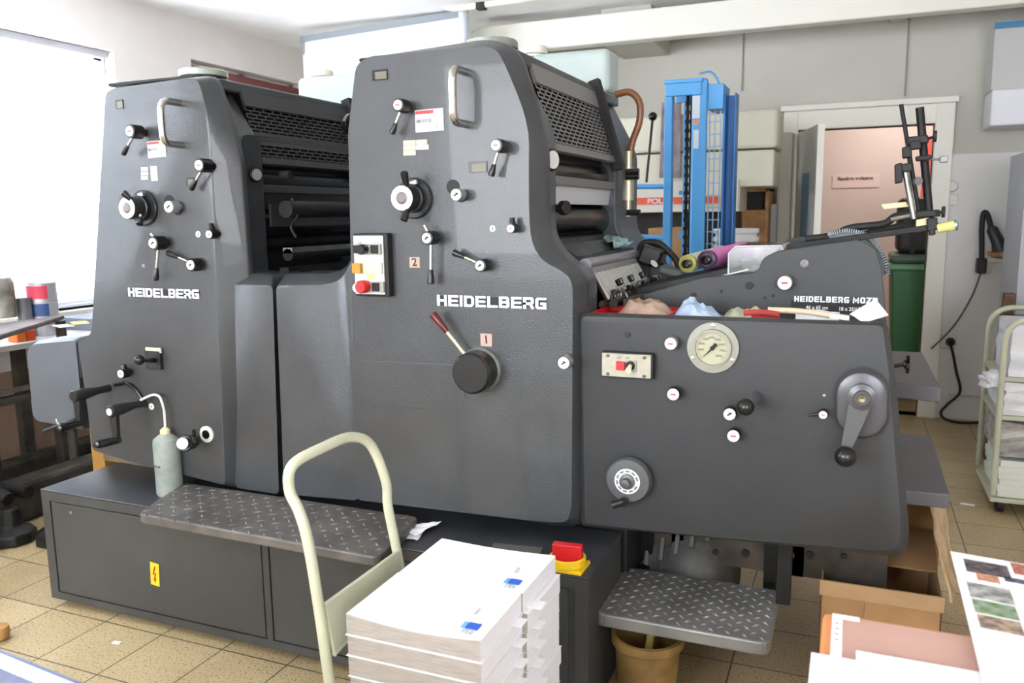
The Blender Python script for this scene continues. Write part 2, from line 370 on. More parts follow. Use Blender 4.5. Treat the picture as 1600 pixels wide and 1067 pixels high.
# windows in the left wall
GLASS = mat('window_glass', (255, 255, 255), .02, 0, trans=1)
def tl_mat():
    m = bpy.data.materials.new('white_blind_slat'); m.use_nodes = True; nt = m.node_tree; b = nt.nodes['Principled BSDF']
    b.inputs['Base Color'].default_value = (.9, .91, .93, 1); b.inputs['Roughness'].default_value = .5
    tr = nt.nodes.new('ShaderNodeBsdfTranslucent'); tr.inputs[0].default_value = (.9, .92, .95, 1); mx = nt.nodes.new('ShaderNodeMixShader'); mx.inputs[0].default_value = .5
    nt.links.new(b.outputs[0], mx.inputs[1]); nt.links.new(tr.outputs[0], mx.inputs[2]); nt.links.new(mx.outputs[0], nt.nodes['Material Output'].inputs[0]); return m
SLAT = tl_mat()
def window(n, Wd, blind):
    ya, yb, za, zb = Wd; bm = B(); f = .06; x0, x1 = XL-.17, XL-.11
    box(bm, x0, x1, ya, yb, za, za+f); box(bm, x0, x1, ya, yb, zb-f, zb); box(bm, x0, x1, ya, ya+f, za, zb); box(bm, x0, x1, yb-f, yb, za, zb)
    ym = (ya+yb)/2; box(bm, x0, x1, ym-.04, ym+.04, za, zb)
    fr = mk('window_%d' % n, bm, mat('white_window_frame', (240, 240, 240), .4), kind='structure', bevel=.004, base=(XL-.14, ym, za))
    mk('glass_pane', box(B(), XL-.145, XL-.14, ya+f, yb-f, za+f, zb-f), GLASS, fr)
    mk('window_sill', box(B(), XL-.2, XL+.06, ya-.04, yb+.04, za-.035, za), FRAME, fr, bevel=.004)
    if blind:
        t = top('venetian_blind', (XL-.06, ym, za), 'white venetian blind closed over the bright window on the left', 'blind')
        mk('head_rail', box(B(), XL-.09, XL-.04, ya+.02, yb-.02, zb-.045, zb-.003), mat('rail_grey', (190, 192, 200), .5), t)
        bm = B(); z = za+.03
        while z < zb-.06:
            obox(bm, (XL-.065, ym, z), V((.008, 0, .0105)), V((0, (yb-ya)/2-.03, 0)), V((-.0006, 0, .0004))); z += .022
        mk('slats', bm, SLAT, t)
        mk('bead_chain', tube(B(), [(XL-.03, yb-.05, zb-.05), (XL-.03, yb-.05, zb-.35), (XL-.03, yb-.045, 1.1)], .004, 6), mat('chain_grey', (120, 125, 130), .4), t)
window(1, W1, True); window(2, W2, False)
# dark red-brown awning rail across the second window
mk('roller_shutter', box(B(), XL-.1, XL-.05, W2[0]+.005, W2[1]-.005, 1.9, W2[3]-.03), mat('red_brown_shutter', (120, 66, 60), .6), label='red-brown roller shutter behind the left tower under white lintel', cat='shutter')
# pilaster, beams and pipes near the back wall
a = P(724, 100, 5.95); b_ = P(822, 100, 5.95)
mk('trim_5', box(B(), a.x+.06, b_.x, 5.95, YB, 0, ZC), FRAME, bevel=.01, kind='structure')
bz = P(830, 78, 5.6).z; bz2 = P(830, 38, 5.6).z
mk('trim_6', box(B(), b_.x-.25, XR, 5.6, 5.72, bz, bz2+.02), FRAME, bevel=.01, kind='structure')
mk('trim_7', box(B(), P(950, 60, 5.9).x, P(950, 60, 5.9).x+.35, 5.72, YB, bz+.02, ZC), WALLB, kind='structure')
q = P(1395, 20, 5.8)
mk('trim_8', box(B(), q.x, q.x+.1, 3.0, YB, 2.70, ZC), WALLB, kind='structure')
def pipe(name, pts, r, label, cat='pipe', m=FRAME, r2=.05):
    return mk(name, tube(B(), fillet(pts, r2), r, 10), m, smooth=True, label=label, cat=cat)
z0 = P(705, 15, 5.2)
pipe('ceiling_pipe', [P(660, -6, 5.2), P(706, 14, 5.2), P(840, -4, 5.2), P(860, -14, 5.2)], .022, 'thin white pipe bending across under the ceiling above right tower')
pipe('heating_pipe', [(P(746, 30, 5.9).x, 5.9, ZC), (P(746, 30, 5.9).x, 5.9, .1)], .012, 'thin vertical white pipe running down the pilaster')
bm = B(); cc = P(752, 8, 5.2); obox(bm, cc, V((.03, 0, 0)), V((0, .03, 0)), V((0, 0, .03)))
mk('pipe_clamp', bm, BLKM, label='small black clamp gripping the white ceiling pipe', cat='clamp', bevel=.004)
# large white board hung beneath the ceiling
yb_ = 5.3; a = P(472, 60, yb_); b_ = P(718, 20, yb_)
t = top('hanging_board', (a.x, yb_, 1.9), 'large white board with grey top rail hanging under ceiling', 'board')
bm = B(); prism(bm, [(a.x, 1.95), (b_.x, 1.95), (b_.x, b_.z), (a.x, a.z)], yb_, yb_+.03); mk('white_sheet', bm, mat('white_board', (243, 243, 247), .5), t)
bm = B(); prism(bm, [(a.x-.01, a.z-.03), (b_.x+.01, b_.z-.03), (b_.x+.01, b_.z+.012), (a.x-.01, a.z+.012)], yb_-.02, yb_+.05)
mk('top_rail', bm, mat('rail_blue_grey', (140, 148, 154), .5), t)
mk('end_post', cyl(B(), (b_.x+.03, yb_, ZC), (b_.x+.03, yb_, 0.0), .035, n=14), mat('light_grey_post', (214, 220, 228), .4), t, smooth=True)
mk('cord', tube(B(), [(a.x+.015, yb_-.02, a.z), (a.x+.015, yb_-.02, a.z-.12)], .008, 6), mat('rail_blue_grey', (158, 172, 182)), t)
# ---------------------------------------------------------------- printing press
press = top('printing_press', (-1.3, 2.8, 0), 'large dark grey two-tower offset printing press with white lettering', 'printing press')
PR = press
def px_pts(l, Yo, Yf, inn=2):
    out = []
    for e in l:
        if e[0] == 'r':
            o = P(e[1], e[2], Yo)+V((ldx, 0, 0)); i = P(e[3], e[4], Yf); out.append((V(xz(o)), V(xz(i)), e[5])); continue
        o = P(e[0], e[1], Yf if e[0] <= e[2]+1 else Yo); i = P(e[2], e[3], Yf); rad = e[4] if len(e) == 5 else None
        out.append((V(xz(o)), V(xz(i)), rad))
    return out
# right tower and the bulging body below it
RT_ = [(555, 782, 557, 781), (547, 440, 549, 440), (542, 205, 544, 205), (553, 98, 556, 102), (572, 82, 576, 88), (768, 60, 764, 72, .05), (812, 76, 781, 82, .06), (856, 214, 827, 191, .12),
       (857, 277, 826, 270, .1), (859, 372, 827, 372, .16), (884, 404, 846, 408, .1), (910, 424, 880, 424, .05), (919, 440, 895, 440, .04), (915, 818, 893, 812, .07), (880, 824, 868, 818, .1)]
mk('right_tower_housing', loft(B(), px_pts(RT_, 2.27, 2.2), 2.2, 2.27, 2.285, .02), PAINT, PR, smooth=True)
zb = .56
def tower_side(dx=0, Y0=2.289, Y1=2.40):
    ch = [(-1.38, .58), (-1.38, 1.9)]
    pts = [(818, 80), (861, 191), (869, 217), (869, 240), (870, 367), (893, 399), (930, 425), (934, 440), (929, 800)]
    for i, p in enumerate(pts):
        q = P(p[0], p[1], Y1); ch.append((q.x, q.z))
    ch[2] = (ch[2][0]-.02, 1.925); ch[1] = (-1.38, 1.925)
    return [(x+dx, z) for x, z in ch]
ts = tower_side()
def rndpoly(poly, r):
    d = densify([(V(p), V(p)) for p in poly], r); return [(o.x, o.y) for o, i in d]
mk('side_cover', prism(B(), rndpoly(ts, .04), 2.291, 2.40), PAINT2, PR, smooth=True, bevel=.006)
mk('seam_strip', prism(B(), [(x-.006 if x > -1.2 else x+.006, z-.006) for x, z in rndpoly(ts, .04)], 2.283, 2.293), BLKM, PR)
far = rndpoly(ts, .05)
mk('far_side_frame', prism(B(), far, 3.10, 3.42), PAINT2, PR, smooth=True, bevel=.012)
# left tower
ldx = -1.10
LT_ = [(139, 708, 144, 703), (133, 640, 137, 640), (118, 533, 121, 534), (141, 521, 143, 523, .03), (158, 210, 161, 212), (161, 143, 165, 146), (172, 134, 176, 138), (300, 113, 300, 121, .05), ('r', 812, 76, 312, 128, .06),
       ('r', 856, 214, 326, 188, .12), ('r', 857, 277, 330, 280, .1), ('r', 859, 372, 334, 380, .1), ('r', 859, 470, 338, 470, .1), (382, 764, 352, 758), (200, 724, 200, 720)]
mk('left_tower_housing', loft(B(), px_pts(LT_, 2.27, 2.2), 2.2, 2.27, 2.285, .02), PAINT, PR, smooth=True)
q = P(352, 200, 2.3).x - P(858, 200, 2.3).x
lts = []
for x, z in ts: lts.append((x, z))
lft = [(-2.62, .58), (-2.62, 1.05), (-2.44, 1.88), (ts[2][0]+ldx, 1.90), (ts[3][0]+ldx, ts[3][1]), (ts[4][0]+ldx, ts[4][1]), (ts[6][0]+ldx, ts[6][1]), (ts[6][0]+ldx, 1.20), (ts[6][0]+ldx, .58)]
mk('side_cover', prism(B(), rndpoly(lft, .04), 2.288, 2.40), PAINT, PR, smooth=True, bevel=.006)
xs_ = lft[5][0]+.0015; bm = B(); d_ = densify([(V(p), V(p)) for p in ((2.302, 1.27), (2.302, 1.735), (2.393, 1.735), (2.393, 1.27))], .03)
a_ = [bm.verts.new((xs_-.004, o.x, o.y)) for o, i in d_]; b_ = [bm.verts.new((xs_, o.x, o.y)) for o, i in d_]; bm.faces.new(a_); bm.faces.new(b_[::-1])
for i in range(len(d_)): bm.faces.new((a_[i], a_[(i+1) % len(d_)], b_[(i+1) % len(d_)], b_[i]))
mk('inset_panel', bm, mat('dark_inset_paint', (44, 47, 50), .45), PR)
mk('far_side_frame', prism(B(), rndpoly(lft, .04), 3.10, 3.42), PAINT2, PR, smooth=True, bevel=.012)
# centre panels between the towers
def centre(l, Yo=2.285, Yf=2.235, Yb=2.45): return loft(B(), px_pts(l, Yo, Yf), Yf, Yo, Yb, .02)
mk('centre_panel', centre([(364, 766, 368, 762), (352, 426, 358, 445), (428, 429, 426, 446), (439, 776, 436, 772)]), PAINT, PR, smooth=True)
mk('centre_panel', centre([(442, 776, 444, 772), (429, 429, 431, 446), (500, 429, 500, 446), (530, 420, 533, 440, .05), (547, 380, 553, 400), (565, 400, 560, 400), (566, 786, 560, 782)]), PAINT, PR, smooth=True)
# left end extension
EX = [(48, 662, 52, 657, .04), (38, 545, 42, 549, .03), (48, 533, 50, 538), (119, 527, 118, 532), (134, 672, 131, 668)]
mk('end_extension', loft(B(), px_pts(EX, 2.25, 2.215), 2.215, 2.25, 2.95, .02), mat('light_grey_side_paint', (90, 95, 101), .42, .1, .3, 260, .08, 5), PR, smooth=True)
hinge = P(122, 570, 2.2); mk('hinge', cyl(B(), hinge+V((0, .01, -.05)), hinge+V((0, .01, .05)), .004), BLKM, PR)
mk('ledge_block', box(B(), P(136, 530, 2.3).x, -2.45, 2.3, 2.95, .70, P(136, 527, 2.3).z), PAINT, PR, bevel=.008)
# feeder panel
FE = [(905, 825, 915, 818), (900, 490, 908, 494), (1386, 504, 1379, 509, .012), (1398, 575, 1388, 578), (1421, 830, 1408, 828, .03), (1417, 872, 1402, 862, .05), (1150, 848, 1150, 842)]
mk('feeder_side_panel', loft(B(), px_pts(FE, 2.245, 2.225), 2.225, 2.245, 2.26, .02), PLATEG, PR, smooth=True)
# base frame of the press, dark
bm = B(); box(bm, -2.55, -.62, 2.42, 3.15, .0, .6); box(bm, -2.45, -1.2, 2.5, 3.1, .6, 1.2); box(bm, -1.33, -1.0, 2.42, 3.09, .6, 1.8); box(bm, -2.42, -2.1, 2.42, 3.09, .6, 1.8)
box(bm, -1.1, -.62, 2.5, 3.1, .5, .98)
mk('base_frame', bm, mat('black_oily_interior', (24, 24, 24), .5, 0, .2, 30), PR, bevel=.01)
mk('base_foot', box(B(), P(147, 745, 2.5).x, P(166, 745, 2.5).x, 2.5, 2.58, 0, .58), mat('ochre_wooden_foot', (190, 140, 62), .7, 0, .1, 40, .2, 8), PR)
mk('base_rail', box(B(), P(174, 745, 2.45).x, -1.95, 2.42, 2.5, .45, .57), mat('khaki_oily_rail', (120, 108, 82), .6, 0, .1, 40, .3, 8), PR)
# ---- tower insides : shafts from the operator side to the far side
def tower_inside(dx, dark):
    Yn, Yf_ = 2.40, 3.10
    tn = P(840, 99, Yn); bn = P(869, 236, Yn); bn = V((bn.x, Yn, bn.z))
    A = V((tn.x-.03+dx, Yn, 1.915)); D = V((bn.x-.005+dx, Yn, bn.z)); dy = V((0, Yf_-Yn, 0)); s = (D-A); sn = s.normalized(); nn = V((0, 1, 0)).cross(sn)
    if nn.x < 0: nn = -nn
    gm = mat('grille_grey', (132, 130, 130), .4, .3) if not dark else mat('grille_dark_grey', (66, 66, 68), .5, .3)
    bm = B(); L1 = s.length; st = .075
    obox(bm, A+dy/2+sn*st/2, dy/2, sn*st/2, nn*.006)
    obox(bm, D+dy/2-sn*.012, dy/2, sn*.012, nn*.008)
    rows = 14; a0 = st; a1 = L1-.02
    for i in range(rows+1):
        obox(bm, A+dy/2+sn*(a0+(a1-a0)*i/rows), dy/2, sn*.0024, nn*.0012)
    for i in range(rows):
        if dark and 7 <= i <= 9: obox(bm, A+dy/2+sn*(a0+(a1-a0)*(i+.5)/rows), dy/2, sn*.01, nn*.002); continue
        for j in range(14):
            yy = (j+(.5 if i % 2 else 0))/14; obox(bm, A+dy*min(yy, .995)+sn*(a0+(a1-a0)*(i+.5)/rows), V((0, .0034, 0)), sn*((a1-a0)/rows/2), nn*.0012)
    mk('ventilated_guard', bm, gm, PR)
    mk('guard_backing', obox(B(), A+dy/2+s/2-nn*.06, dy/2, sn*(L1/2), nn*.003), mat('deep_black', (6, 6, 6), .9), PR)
    mk('guard_side_strip', obox(B(), A+V((0, Yf_-Yn-.02, 0))+s/2+nn*.01, V((0, .02, 0)), sn*(L1/2+.03), nn*.02), BLKM, PR)
    mk('top_cover', box(B(), -1.36+dx, A.x+.01, 2.3, 3.4, 1.885, 1.925), PAINT, PR, bevel=.008)
    x = D.x
    def shaft(nm, xo, z, r, m, y0=Yn, y1=Yf_): return mk(nm, cyl(B(), (x+xo, y0, z), (x+xo, y1, z), r, n=32), m, PR, smooth=True)
    shaft('ink_roller', -.09, 1.585, .062, BLK)
    shaft('ink_roller', -.20, 1.66, .07, BLK)
    cm = mat('cylinder_white_reflection', (236, 238, 244), .3, .35) if not dark else mat('dull_steel', (96, 96, 96), .45, .9)  # whitened, less metallic steel: bright reflection painted into the plate cylinder
    z1 = P(871, 273, Yn).z; z2 = P(868, 318, Yn).z
    mk('flange_bar', box(B(), x-.06, x-.004, Yn, Yf_, z1-.03, z1), mat('bar_grey', (150, 150, 152), .4, .6) if not dark else cm, PR, bevel=.004)
    bm = B(); obox(bm, (x-.03, (Yn+Yf_)/2, (z1-.03+z2)/2), V((.004, 0, 0)), V((0, (Yf_-Yn)/2, 0)), V((.004, 0, (z1-.03-z2)/2)))
    mk('plate_cylinder', bm, cm, PR)
    z3 = P(868, 374, Yn).z
    mk('blanket_cylinder', cyl(B(), (x-.085, Yn, (z2+z3)/2), (x-.085, Yf_, (z2+z3)/2), (z2-z3)/2+.005, n=40), BLK, PR, smooth=True)
    for k in range(3): shaft('water_roller', -.06, z3-.015-.0*k, .02, DARK) if k == 0 else None
    return x, z3
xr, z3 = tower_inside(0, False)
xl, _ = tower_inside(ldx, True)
# left delivery shelf between the towers
mk('inner_shelf', box(B(), -1.95, -1.40, 2.40, 3.1, 1.19, 1.235), mat('worn_steel_shelf', (96, 94, 92), .45, .6, .1, 30, .3, 6), PR)
for zz, rr in ((1.50, .03), (1.34, .022)): mk('cross_bar', cyl(B(), (-1.86, 2.4, zz-.02), (-1.86, 3.1, zz-.02), rr), DARK, PR, smooth=True)
mk('cross_bar', box(B(), -1.88, -1.84, 2.4, 3.1, 1.325, 1.345), STEEL, PR)
mk('cross_bar', box(B(), -1.90, -1.86, 2.4, 3.1, 1.25, 1.275), DARK, PR)
mk('guard_panel', box(B(), -1.94, -1.93, 2.41, 3.1, 1.42, 1.50), mat('dull_steel', (96, 96, 96), .45, .9), PR)
bm = B(); tube(bm, smoothpath([(-1.86, 2.44, 1.52), (-1.84, 2.44, 1.46), (-1.87, 2.44, 1.42), (-1.85, 2.44, 1.38)]), .006, 8); cyl(bm, (-1.9, 2.44, 1.6), (-1.86, 2.44, 1.6), .016, n=12)
mk('spring_catch', bm, DARK, PR)
# tray below the cylinders of the right tower, shafts and slatted board
ty = 2.42
tf = P(901, 404, 2.42); tbk = P(875, 384, 2.42)
bm = B(); sheet(bm, [(tbk.x, ty, tbk.z), (tf.x, ty, tf.z), (tf.x, 3.1, tf.z), (tbk.x, 3.1, tbk.z)], .006); box(bm, tf.x, tf.x+.006, ty, 3.1, tf.z-.012, tf.z+.008); box(bm, tbk.x-.005, tbk.x, ty, 3.1, tbk.z, tbk.z+.02)
mk('drip_tray', bm, mat('oily_tray', (104, 104, 104), .35, .6, .1, 20, .35, 7), PR)
q = P(914, 414, 2.42); mk('drive_shaft', cyl(B(), (q.x, ty, q.z), (q.x, 3.05, q.z), .020, n=24), mat('shaft_grey', (168, 168, 172), .35, .6), PR, smooth=True)
mk('lower_guard', box(B(), tf.x-.03, q.x-.022, ty, 3.1, q.z-.06, q.z-.01), BLK, PR)
sa = P(925, 428, 2.42); sb = P(948, 470, 2.42); sa.y = sb.y = 0; dd = (sb-sa).normalized(); nn = V((0, 1, 0)).cross(dd); nn = nn if nn.z > 0 else -nn; sl = (sb-sa).length
mk('gripper_board', obox(B(), (sa+sb)/2+V((0, 2.70, 0)), dd*sl/2, V((0, .28, 0)), nn*.003), BLKM, PR)
mk('gripper_bar', obox(B(), sa+V((0, 2.70, 0))-dd*.008, dd*.010, V((0, .28, 0)), nn*.007), mat('bar_grey', (150, 150, 152)), PR)
for i in range(17):
    y = 2.435+i*.033
    mk('slat', obox(B(), (sa+sb)/2+V((0, y, 0))+nn*.006, dd*sl/2*.97, V((0, .0075, 0)), nn*.0025), mat('bright_slat', (206, 206, 200), .4, .3), PR)
e0 = P(958, 474, 2.42); e1 = V((e0.x, 3.12, e0.z))
mk('stop_shaft', cyl(B(), e0, e1, .014), DARK, PR, smooth=True)
mk('stop_bar', box(B(), e0.x+.025, e0.x+.05, 2.44, 3.1, e0.z-.012, e0.z+.012), DARKW, PR, bevel=.003)
for i in range(16):
    y = 2.44+i*.042; x = e0.x-.012+random.uniform(-.006, .010)
    bm = B(); cyl(bm, (x, y, e0.z), (x+.010, y, e0.z+.036), .008, .005, 10); cyl(bm, (x+.010, y-.006, e0.z+.032), (x+.010, y+.006, e0.z+.032), .010, n=10)
    mk('sheet_stop', bm, CHR if i % 4 else BLK, PR, smooth=True)
q = P(985, 468, 2.60); q2 = P(1168, 424, 2.60); bm = B(); d = V((q2.x-q.x, 0, q2.z-q.z)); n_ = V((-d.z, 0, d.x)).normalized(); obox(bm, V(((q.x+q2.x)/2, 2.645, (q.z+q2.z)/2))+n_*.004, d/2, V((0, .022, 0)), n_*.002)
mk('pale_edge_strip', bm, mat('pale_strip', (206, 206, 196), .5), PR)
for i, y in enumerate((2.6, 2.74, 2.9)):
    bm = B(); obox(bm, (e0.x-.03, y, e0.z+.05), V((.012, 0, .006)), V((0, .009, 0)), V((-.004, 0, .011))); mk('gripper_head', bm, BLK, PR, bevel=.004)
# inner feeder side plate carrying the name
YP = 2.60
IP = [(945, 505), (958, 487), (1000, 461), (1100, 433), (1168, 427), (1184, 424), (1192, 403), (1215, 392), (1342, 374), (1368, 388), (1378, 420), (1387, 520), (1396, 600), (1405, 850), (930, 830)]
ip = [xz(P(a, b, YP)) for a, b in IP]
mk('feeder_inner_plate', prism(B(), rndpoly(ip, .015), YP, YP+.018), PLATEG, PR, bevel=.003)
YQ = 3.18; IP2 = [(x, z) for x, z in ip]
mk('feeder_far_plate', prism(B(), rndpoly([(x, z+(.0 if i < 5 else .02)) for i, (x, z) in enumerate(IP2)], .015), YQ, YQ+.018), PLATEG, PR, bevel=.003)
# toothed hose guide arching over the plates
qs = [P(a, b, 2.78) for a, b in ((1296, 371), (1320, 366), (1345, 370), (1362, 384), (1374, 402), (1381, 430))]
bm = B(); pp = smoothpath(qs, 8)
tube(bm, pp, .012, 8)
for i, p in enumerate(pp[:-1]):
    d = (pp[i+1]-p).normalized(); n_ = V((0, 1, 0)).cross(d); n_ = n_ if n_.z > 0 else -n_
    obox(bm, p+n_*.012, d*.002, V((0, .03, 0)), n_*.006)
mk('toothed_guide', bm, mat('ribbed_grey_plastic', (140, 148, 152), .5), PR)
# feed table between the plates
tb = [(1010, 464), (1172, 424)]
a = P(985, 470, 2.62); b_ = P(1172, 430, 2.62)
bm = B(); d = (b_-a); d.y = 0; dn = d.normalized(); n_ = V((-dn.z, 0, dn.x))
obox(bm, V(((a.x+b_.x)/2, 2.9, (a.z+b_.z)/2)), dn*d.length/2, V((0, .27, 0)), n_*.004)
mk('feed_table', bm, mat('steel_feed_table', (168, 168, 162), .35, .7, .05, 20, .2, 6), PR)
for yy in (2.66, 2.8, 3.0):
    bm = B(); obox(bm, V(((a.x+b_.x)/2-.01, yy, (a.z+b_.z)/2))+n_*.022, dn*d.length*.48, V((0, .018, 0)), n_*.012)
    mk('feed_tape', bm, DARK, PR, bevel=.003)
a2, b2 = b_, P(1395, 380, 2.62)
mk('feed_table_rear', box(B(), b_.x-.02, .06, 2.63, 3.17, b_.z-.05, b_.z-.035), DARK, PR)
for px, py, r in ((1084, 461, 4), (1171, 446, 6), (1127, 455, 2.5), (1195, 465, 2.5), (1208, 462, 2.5)):
    c = P(px, py, YP); rr = radv(px, py, r, YP); mk('bolt_head', cyl(B(), c, c-V((0, .004, 0)), rr, n=14), BLKM, PR)
# black and white arms beside the far frame
c = P(1022, 395, 3.05); bm = B(); tube(bm, fillet([c+V((-.06, 0, -.02)), c+V((-.05, 0, .04)), c+V((.02, 0, .04)), c+V((.09, 0, -.03)), c+V((.1, 0, -.1))], .03), .012, 10); mk('bent_lever', bm, BLKM, PR, smooth=True)
bm = B(); obox(bm, c+V((.0, -.02, -.01)), V((.04, 0, -.012)), V((0, .05, 0)), V((.012, 0, .035))); mk('motor_block', bm, BLK, PR, bevel=.01)
bm = B(); lathe(bm, [(.0, 0), (.015, .002), (.016, .006), (.004, .008)], P(1021, 413, 2.95), (.7, -.3, .6), 18); mk('white_disc', bm, WCAP, PR, smooth=True)
bm = B(); cyl(bm, (xr+.2, 3.0, 1.18), (xr+.38, 3.0, 1.03), .028, n=16); mk('frame_strut', bm, DARK, PR, smooth=True)
bm = B(); obox(bm, P(1052, 425, 3.05), V((.05, 0, -.012)), V((0, .06, 0)), V((.003, 0, .018))); mk('grease_housing', bm, mat('green_grey_cast', (96, 104, 104), .5, .3), PR, bevel=.015)
c = P(950, 474, 2.55); mk('roller_end', cyl(B(), c, c-V((0, .05, 0)), radv(950, 474, 8, 2.5), n=18), mat('brown_rubber_end', (120, 96, 78), .5), PR, smooth=True)
bm = B(); tube(bm, smoothpath([P(970, 452, 2.58), P(978, 460, 2.55), P(982, 476, 2.55)]), .005, 8); mk('wire_hook', bm, STEEL, PR)
# spout hose from the water tank down to the far frame
hs = [(962, 148), (984, 144), (999, 160), (999, 190), (988, 222), (984, 248)]
mk('brown_hose', tube(B(), smoothpath([P(a, b, 3.3) for a, b in hs], 6), .014, 12), mat('amber_brown_hose', (146, 96, 62), .25, 0, trans=.25), PR, smooth=True)
bm = B(); c = P(982, 262, 3.05); cyl(bm, c+V((0, 0, .06)), c, .014, n=12); cyl(bm, c, c-V((0, 0, .12)), .022, n=14); cyl(bm, c-V((0, 0, .12)), c-V((0, 0, .18)), .012, n=12)
mk('hose_valve', bm, mat('brass_grey_valve', (180, 176, 150), .35, .7), PR, smooth=True)
for a_, b_2 in ((990, 268), (990, 276), (992, 332)):
    c = P(a_, b_2, 3.0); mk('black_stud', cyl(B(), c-V((.03, 0, 0)), c+V((.02, 0, 0)), .011, n=12), BLK, PR)
# ---- knobs and levers on the fronts
BUMP = {}
def knob(px, py, rpx, h, Y=2.2, m=BLK, cap=WCAP, capr=.72, name='control_knob', mark=None, flare=1.0):
    """px,py = centre of the visible cap at the outer end"""
    c = P(px, py, Y-h); r = radv(px, py, rpx, Y-h)/capr if capr else radv(px, py, rpx, Y-h)
    bm = B(); lathe(bm, [(r*.55, 0), (r*.6, h*.25), (r*flare, h*.32), (r*flare, h*.9), (r*.93, h), (r*.01, h)], (c.x, Y+.0, c.z), (0, -1, 0), 28)
    k = mk(name, bm, m, PR, smooth=True)
    if cap: 
        cp = mk('cap', cyl(B(), (c.x, Y-h+.001, c.z), (c.x, Y-h-.003, c.z), r*capr, n=24), cap, k)
        if mark is not None:
            bm = B(); s = r*capr
            if mark == 0: obox(bm, (c.x, Y-h-.0035, c.z), V((s*.45, 0, .0)), V((0, .0006, 0)), V((0, 0, s*.14))); mk('mark', bm, mat('mark_red', (180, 90, 90), .6), k)
            elif mark == 1:
                obox(bm, (c.x, Y-h-.0035, c.z), V((s*.35, 0, s*.25)), V((0, .0006, 0)), V((-.0012, 0, .0015))); obox(bm, (c.x+s*.1, Y-h-.0035, c.z+s*.2), V((s*.25, 0, -s*.1)), V((0, .0006, 0)), V((0, 0, .0012)))
                mk('mark', bm, mat('print_black', (35, 30, 32)), k)
    return k, c, r
def grip(k, p0, p1, r=.009, m=BLK, g=.5, rodm=CHR, rodr=.0045, nm='grip'):
    """rod from p0 with a tapered grip on its outer part to p1"""
    p0 = V(p0); p1 = V(p1); d = p1-p0; L1 = d.length; s = p0+d*(1-g)
    mk('rod', cyl(B(), p0, s+d*.05, rodr, n=10), rodm, k, smooth=True)
    bm = B(); lathe(bm, [(r*.55, 0), (r*.65, L1*g*.08), (r*1.05, L1*g*.7), (r*1.05, L1*g*.95), (r*.8, L1*g)], s, d, 16)
    mk(nm, bm, m, k, smooth=True)
def lever(px, py, rpx, h, gx, gy, Y=2.2, g=.5, r=.0095, mark=0, **kw):
    k, c, rr = knob(px, py, rpx, h, Y, mark=mark, **kw)
    hy = Y-h*.6; p1 = P(gx, gy, hy); p0 = V((c.x, hy, c.z)); d = (p1-p0).normalized()
    grip(k, p0+d*rr*.9, p1, r, g=g); return k, c, rr
lever(203, 205, 8, .065, 192, 241)
lever(311, 258, 8, .065, 298, 296)
k, c, r = lever(239, 380, 8, .065, 243, 438, g=.4, r=.0105, mark=1)
hy = 2.2-.04; mk('rod', cyl(B(), V((c.x, hy, c.z)), P(236, 365, hy), .005, n=10), CHR, k)
lever(298, 414, 7.5, .05, 262, 395, g=.48, mark=1)
# right tower
lever(622, 164, 8, .065, 612, 209)
lever(775, 227, 8, .065, 767, 275)
k, c, r = lever(667, 372, 8, .065, 673, 444, g=.37, r=.0105, mark=1)
hy = 2.2-.04; mk('rod', cyl(B(), V((c.x, hy, c.z)), P(663, 352, hy), .005, n=10), CHR, k)
lever(750, 415, 7.5, .05, 708, 394, g=.48, mark=1)
def hub(px, py, ox, oy, grips, Y=2.2, R1=.061):
    b = P(ox, oy, Y); bm = B(); lathe(bm, [(R1, 0), (R1, .008), (R1*.94, .012), (R1*.7, .012), (R1*.7, .03), (R1*.62, .032), (R1*.62, .07), (R1*.58, .075), (.001, .075)], b, (0, -1, 0), 40)
    k = mk('adjusting_hub', bm, mat('worn_black_steel', (52, 54, 56), .35, .6), PR, smooth=True)
    mk('ring_face', lathe(B(), [(.02, 0), (.036, .001), (.036, .003), (.02, .003)], b-V((0, .075, 0)), (0, -1, 0), 32), WCAP, k)
    mk('centre_boss', lathe(B(), [(.018, 0), (.018, .004), (.012, .006), (.001, .006)], b-V((0, .075, 0)), (0, -1, 0), 24), mat('boss_grey', (110, 104, 104), .4, .5), k)
    bm = B(); obox(bm, b+V((.012, -.02, .045)), V((.012, 0, .003)), V((0, .008, 0)), V((-.002, 0, .007))); mk('index_block', bm, STEEL, k, bevel=.002)
    for (x0, y0, x1, y1) in grips:
        hy = Y-.065; a = P(x0, y0, hy); c = P(x1, y1, hy-.02); grip(k, a, c, .011, g=.75, rodr=.006)
    return k
hub(640, 308, 648, 310, [(637, 299, 631, 268), (640, 320, 630, 345)])
hub(217, 326, 226, 325, [(211, 318, 192, 300), (220, 336, 218, 351)], R1=.062)
def slotknob(px, py, sx, sy, Y=2.2):
    b = P(sx, sy, Y); bm = B(); obox(bm, b, V((.02, 0, -.026)), V((0, .0025, 0)), V((.016, 0, .012)))
    mk('slot', cyl(B(), P(sx-5, sy-7, Y)+V((0, -.0005, 0)), P(sx-5, sy-7, Y)-V((0, .002, 0)), .021, n=24), BLKM, PR)
    mk('slot', cyl(B(), P(sx+8, sy+7, Y)+V((0, -.0005, 0)), P(sx+8, sy+7, Y)-V((0, .002, 0)), .019, n=24), BLKM, PR)
    knob(px, py, 9, .05, Y, m=mat('grey_knob', (130, 130, 132), .4), capr=.97, mark=1)
slotknob(713, 304, 713, 299); slotknob(264, 323, 270, 321)
